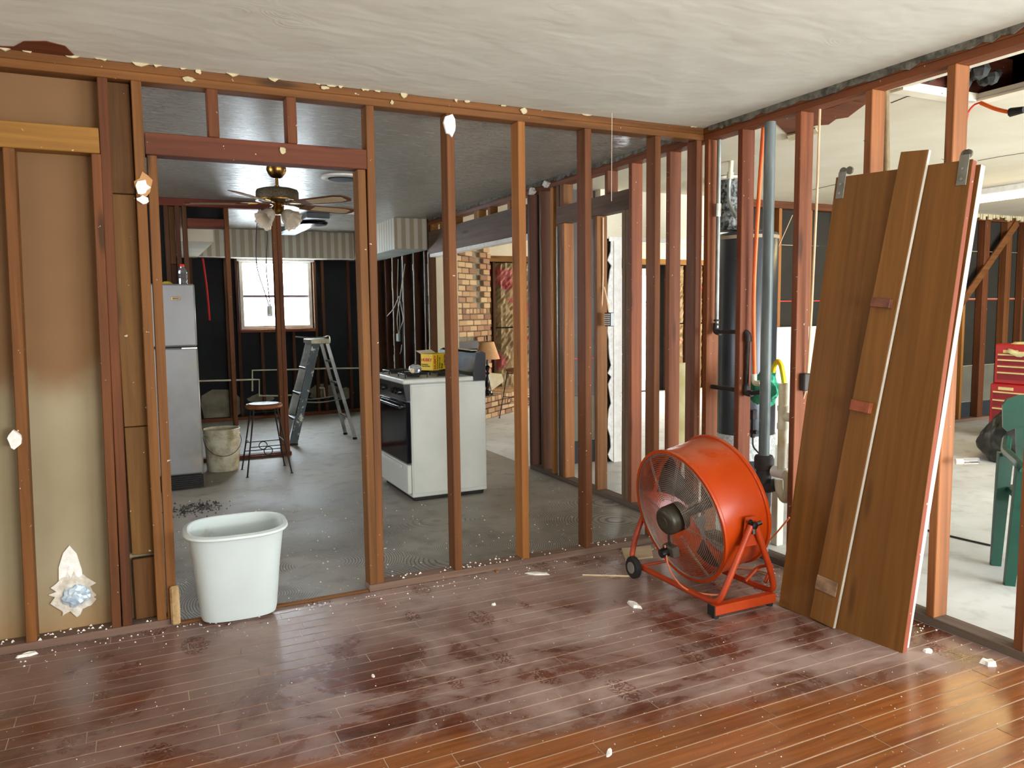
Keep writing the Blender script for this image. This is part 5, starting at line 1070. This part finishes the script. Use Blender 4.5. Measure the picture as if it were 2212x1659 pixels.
# ------------------------------------------------------------------ rubble on the planks
rc = random.Random(17)
def chip(name, label, px, py, rx, ry, hh, mat, seed, cat='debris', group=None):
    c = PZ(px, py); rot = rc.uniform(0, 3); pts = ragged(9, rx, ry, .3, seed); base = [(c.x+x*math.cos(rot)-y*math.sin(rot), c.y+x*math.sin(rot)+y*math.cos(rot)) for x, y in pts]
    mb = MB(); n = len(base); vs = [(x, y, .0006) for x, y in base]+[(c.x+(x-c.x)*.8, c.y+(y-c.y)*.8, hh*rc.uniform(.6, 1)) for x, y in base]
    mb.add(vs, [tuple(reversed(range(n))), tuple(range(n, 2*n))]+[(i, (i+1) % n, n+(i+1) % n, n+i) for i in range(n)]); return tag(mb.build(name, mat), label, cat, group)
chip('plaster_chip', 'largest white plaster chip lying before the drum fan', 1370, 1308, .05, .022, .014, tornpaper, 1)
chip('plaster_chip', 'crumpled white scrap near the right sole plate', 2136, 1436, .026, .02, .022, tornpaper, 2)
chip('plaster_chip', 'small white plaster chip at the foot of the leaning door', 2004, 1409, .018, .015, .014, tornpaper, 3)
chip('plaster_chip', 'flat white plaster sliver at the far left floor edge', 60, 1416, .04, .014, .012, tornpaper, 4)
chip('plaster_chip', 'long white plaster sliver along the left sole plate', 232, 1374, .04, .010, .012, tornpaper, 5)
chip('plaster_chip', 'tiny white triangular chip alone on the middle planks', 806, 1461, .014, .006, .006, tornpaper, 6)
chip('plaster_chip', 'white pebble of plaster left of the drum fan', 1067, 1307, .014, .010, .010, tornpaper, 7)
chip('plaster_chip', 'pale smeared plaster flake on the front planks', 1316, 1625, .03, .010, .003, tornpaper, 8)
chip('plaster_chip', 'brown curled leaf shaped scrap beside the sole plate', 1073, 1234, .03, .012, .008, plain('brown_scrap', sr(136, 92, 50), None, 9, .8), 9)
chip('plaster_chip', 'pale curved plaster shard lying by the sole plate left of the fan', 1162, 1240, .07, .02, .008, tornpaper, 10)
cb = PZ(1370, 1195, .003); tag(MB().prism([(cb.x-.12, cb.y-.09), (cb.x+.05, cb.y-.11), (cb.x+.16, cb.y+.06), (cb.x-.02, cb.y+.10)], .0008, .009).build('cardboard_scrap', plain('beige_cardboard', sr(186, 164, 132), sr(206, 188, 158), 6, .9)), 'beige board scrap on the floor behind the fan wheel', 'scrap')
tag(MB().tube([PZ(1258, 1242, .006), PZ(1372, 1245, .006)], .005, 5).build('thin_stick', plain('pale_stick', sr(196, 176, 140), None, 9, .8)), 'thin pale wooden stick on the planks left of the fan wheel', 'stick')
cr = MB()
for i in range(520):
    r = rc.random()
    if r < .45: x, y = rc.uniform(-.7, 2.9), YB-abs(rc.gauss(0, .09))-.01
    elif r < .6: x, y = XR-abs(rc.gauss(0, .08))-.01, rc.uniform(1.6, 3.5)
    else: x, y = rc.uniform(-.6, 2.9), rc.uniform(1.3, 3.6)
    q = rc.uniform(.0015, .005) if r < .6 else rc.uniform(.001, .003); cr.add([(x-q, y-q*.7, .0004), (x+q, y-q, .0004), (x+q*.4, y+q, .0004), (x, y, q*1.1)], [(0, 2, 1), (0, 1, 3), (1, 2, 3), (2, 0, 3)])
tag(cr.build('plaster_crumbs', tornpaper), 'white plaster crumbs scattered over the plank floor', 'debris', kind='stuff')
ck = MB()
for i in range(260):
    x, y = rc.uniform(-.3, 2.95), YB+.1+abs(rc.gauss(0, 1.2)); q = rc.uniform(.002, .006)
    if 1.6 < x < 2.45 and y > 5.25: continue
    ck.add([(x-q, y-q*.7, .0004), (x+q, y-q, .0004), (x+q*.4, y+q, .0004), (x, y, q)], [(0, 2, 1), (0, 1, 3), (1, 2, 3), (2, 0, 3)])
tag(ck.build('plaster_crumbs', tornpaper), 'white plaster crumbs scattered over the kitchen concrete', 'debris', kind='stuff')
pl = MB()
for i in range(160):
    x = rc.uniform(-1, .08) if i % 2 else rc.uniform(1.1, 2.9); y = YB+rc.uniform(.005, .085); q = rc.uniform(.003, .008); pl.add([(x-q, y-q*.7, .0364), (x+q, y-q, .0364), (x+q*.4, y+q, .0364), (x, y, .0364+q)], [(0, 2, 1), (0, 1, 3), (1, 2, 3), (2, 0, 3)])
tag(pl.build('plate_rubble', tornpaper, wb, world=True), 'plaster rubble lying on the sole plate', kind='stuff')
dk = MB(); dc = PZ(425, 1098)
for i in range(220):
    x, y = dc.x+rc.gauss(0, .09), dc.y+rc.gauss(0, .09); q = rc.uniform(.004, .011); dk.add([(x-q, y-q*.7, .0004), (x+q, y-q, .0004), (x+q*.4, y+q, .0004), (x, y, q*1.3)], [(0, 2, 1), (0, 1, 3), (1, 2, 3), (2, 0, 3)])
tag(dk.build('ash_heap', plain('dark_ash', sr(38, 36, 36), sr(84, 80, 78), 30, .95)), 'small heap of dark ash crumbs on the kitchen concrete behind the bin', 'debris', kind='stuff')
s_ = PY(1322, 255, 3.6); tag(MB().tube([(s_.x, 3.6, H-.001), (s_.x-.003, 3.6, 1.975)], .0014, 5).build('string', plain('pale_string', sr(222, 210, 190), None, 9, .7)), 'thin pale string hanging from the ceiling before the studs', 'string')
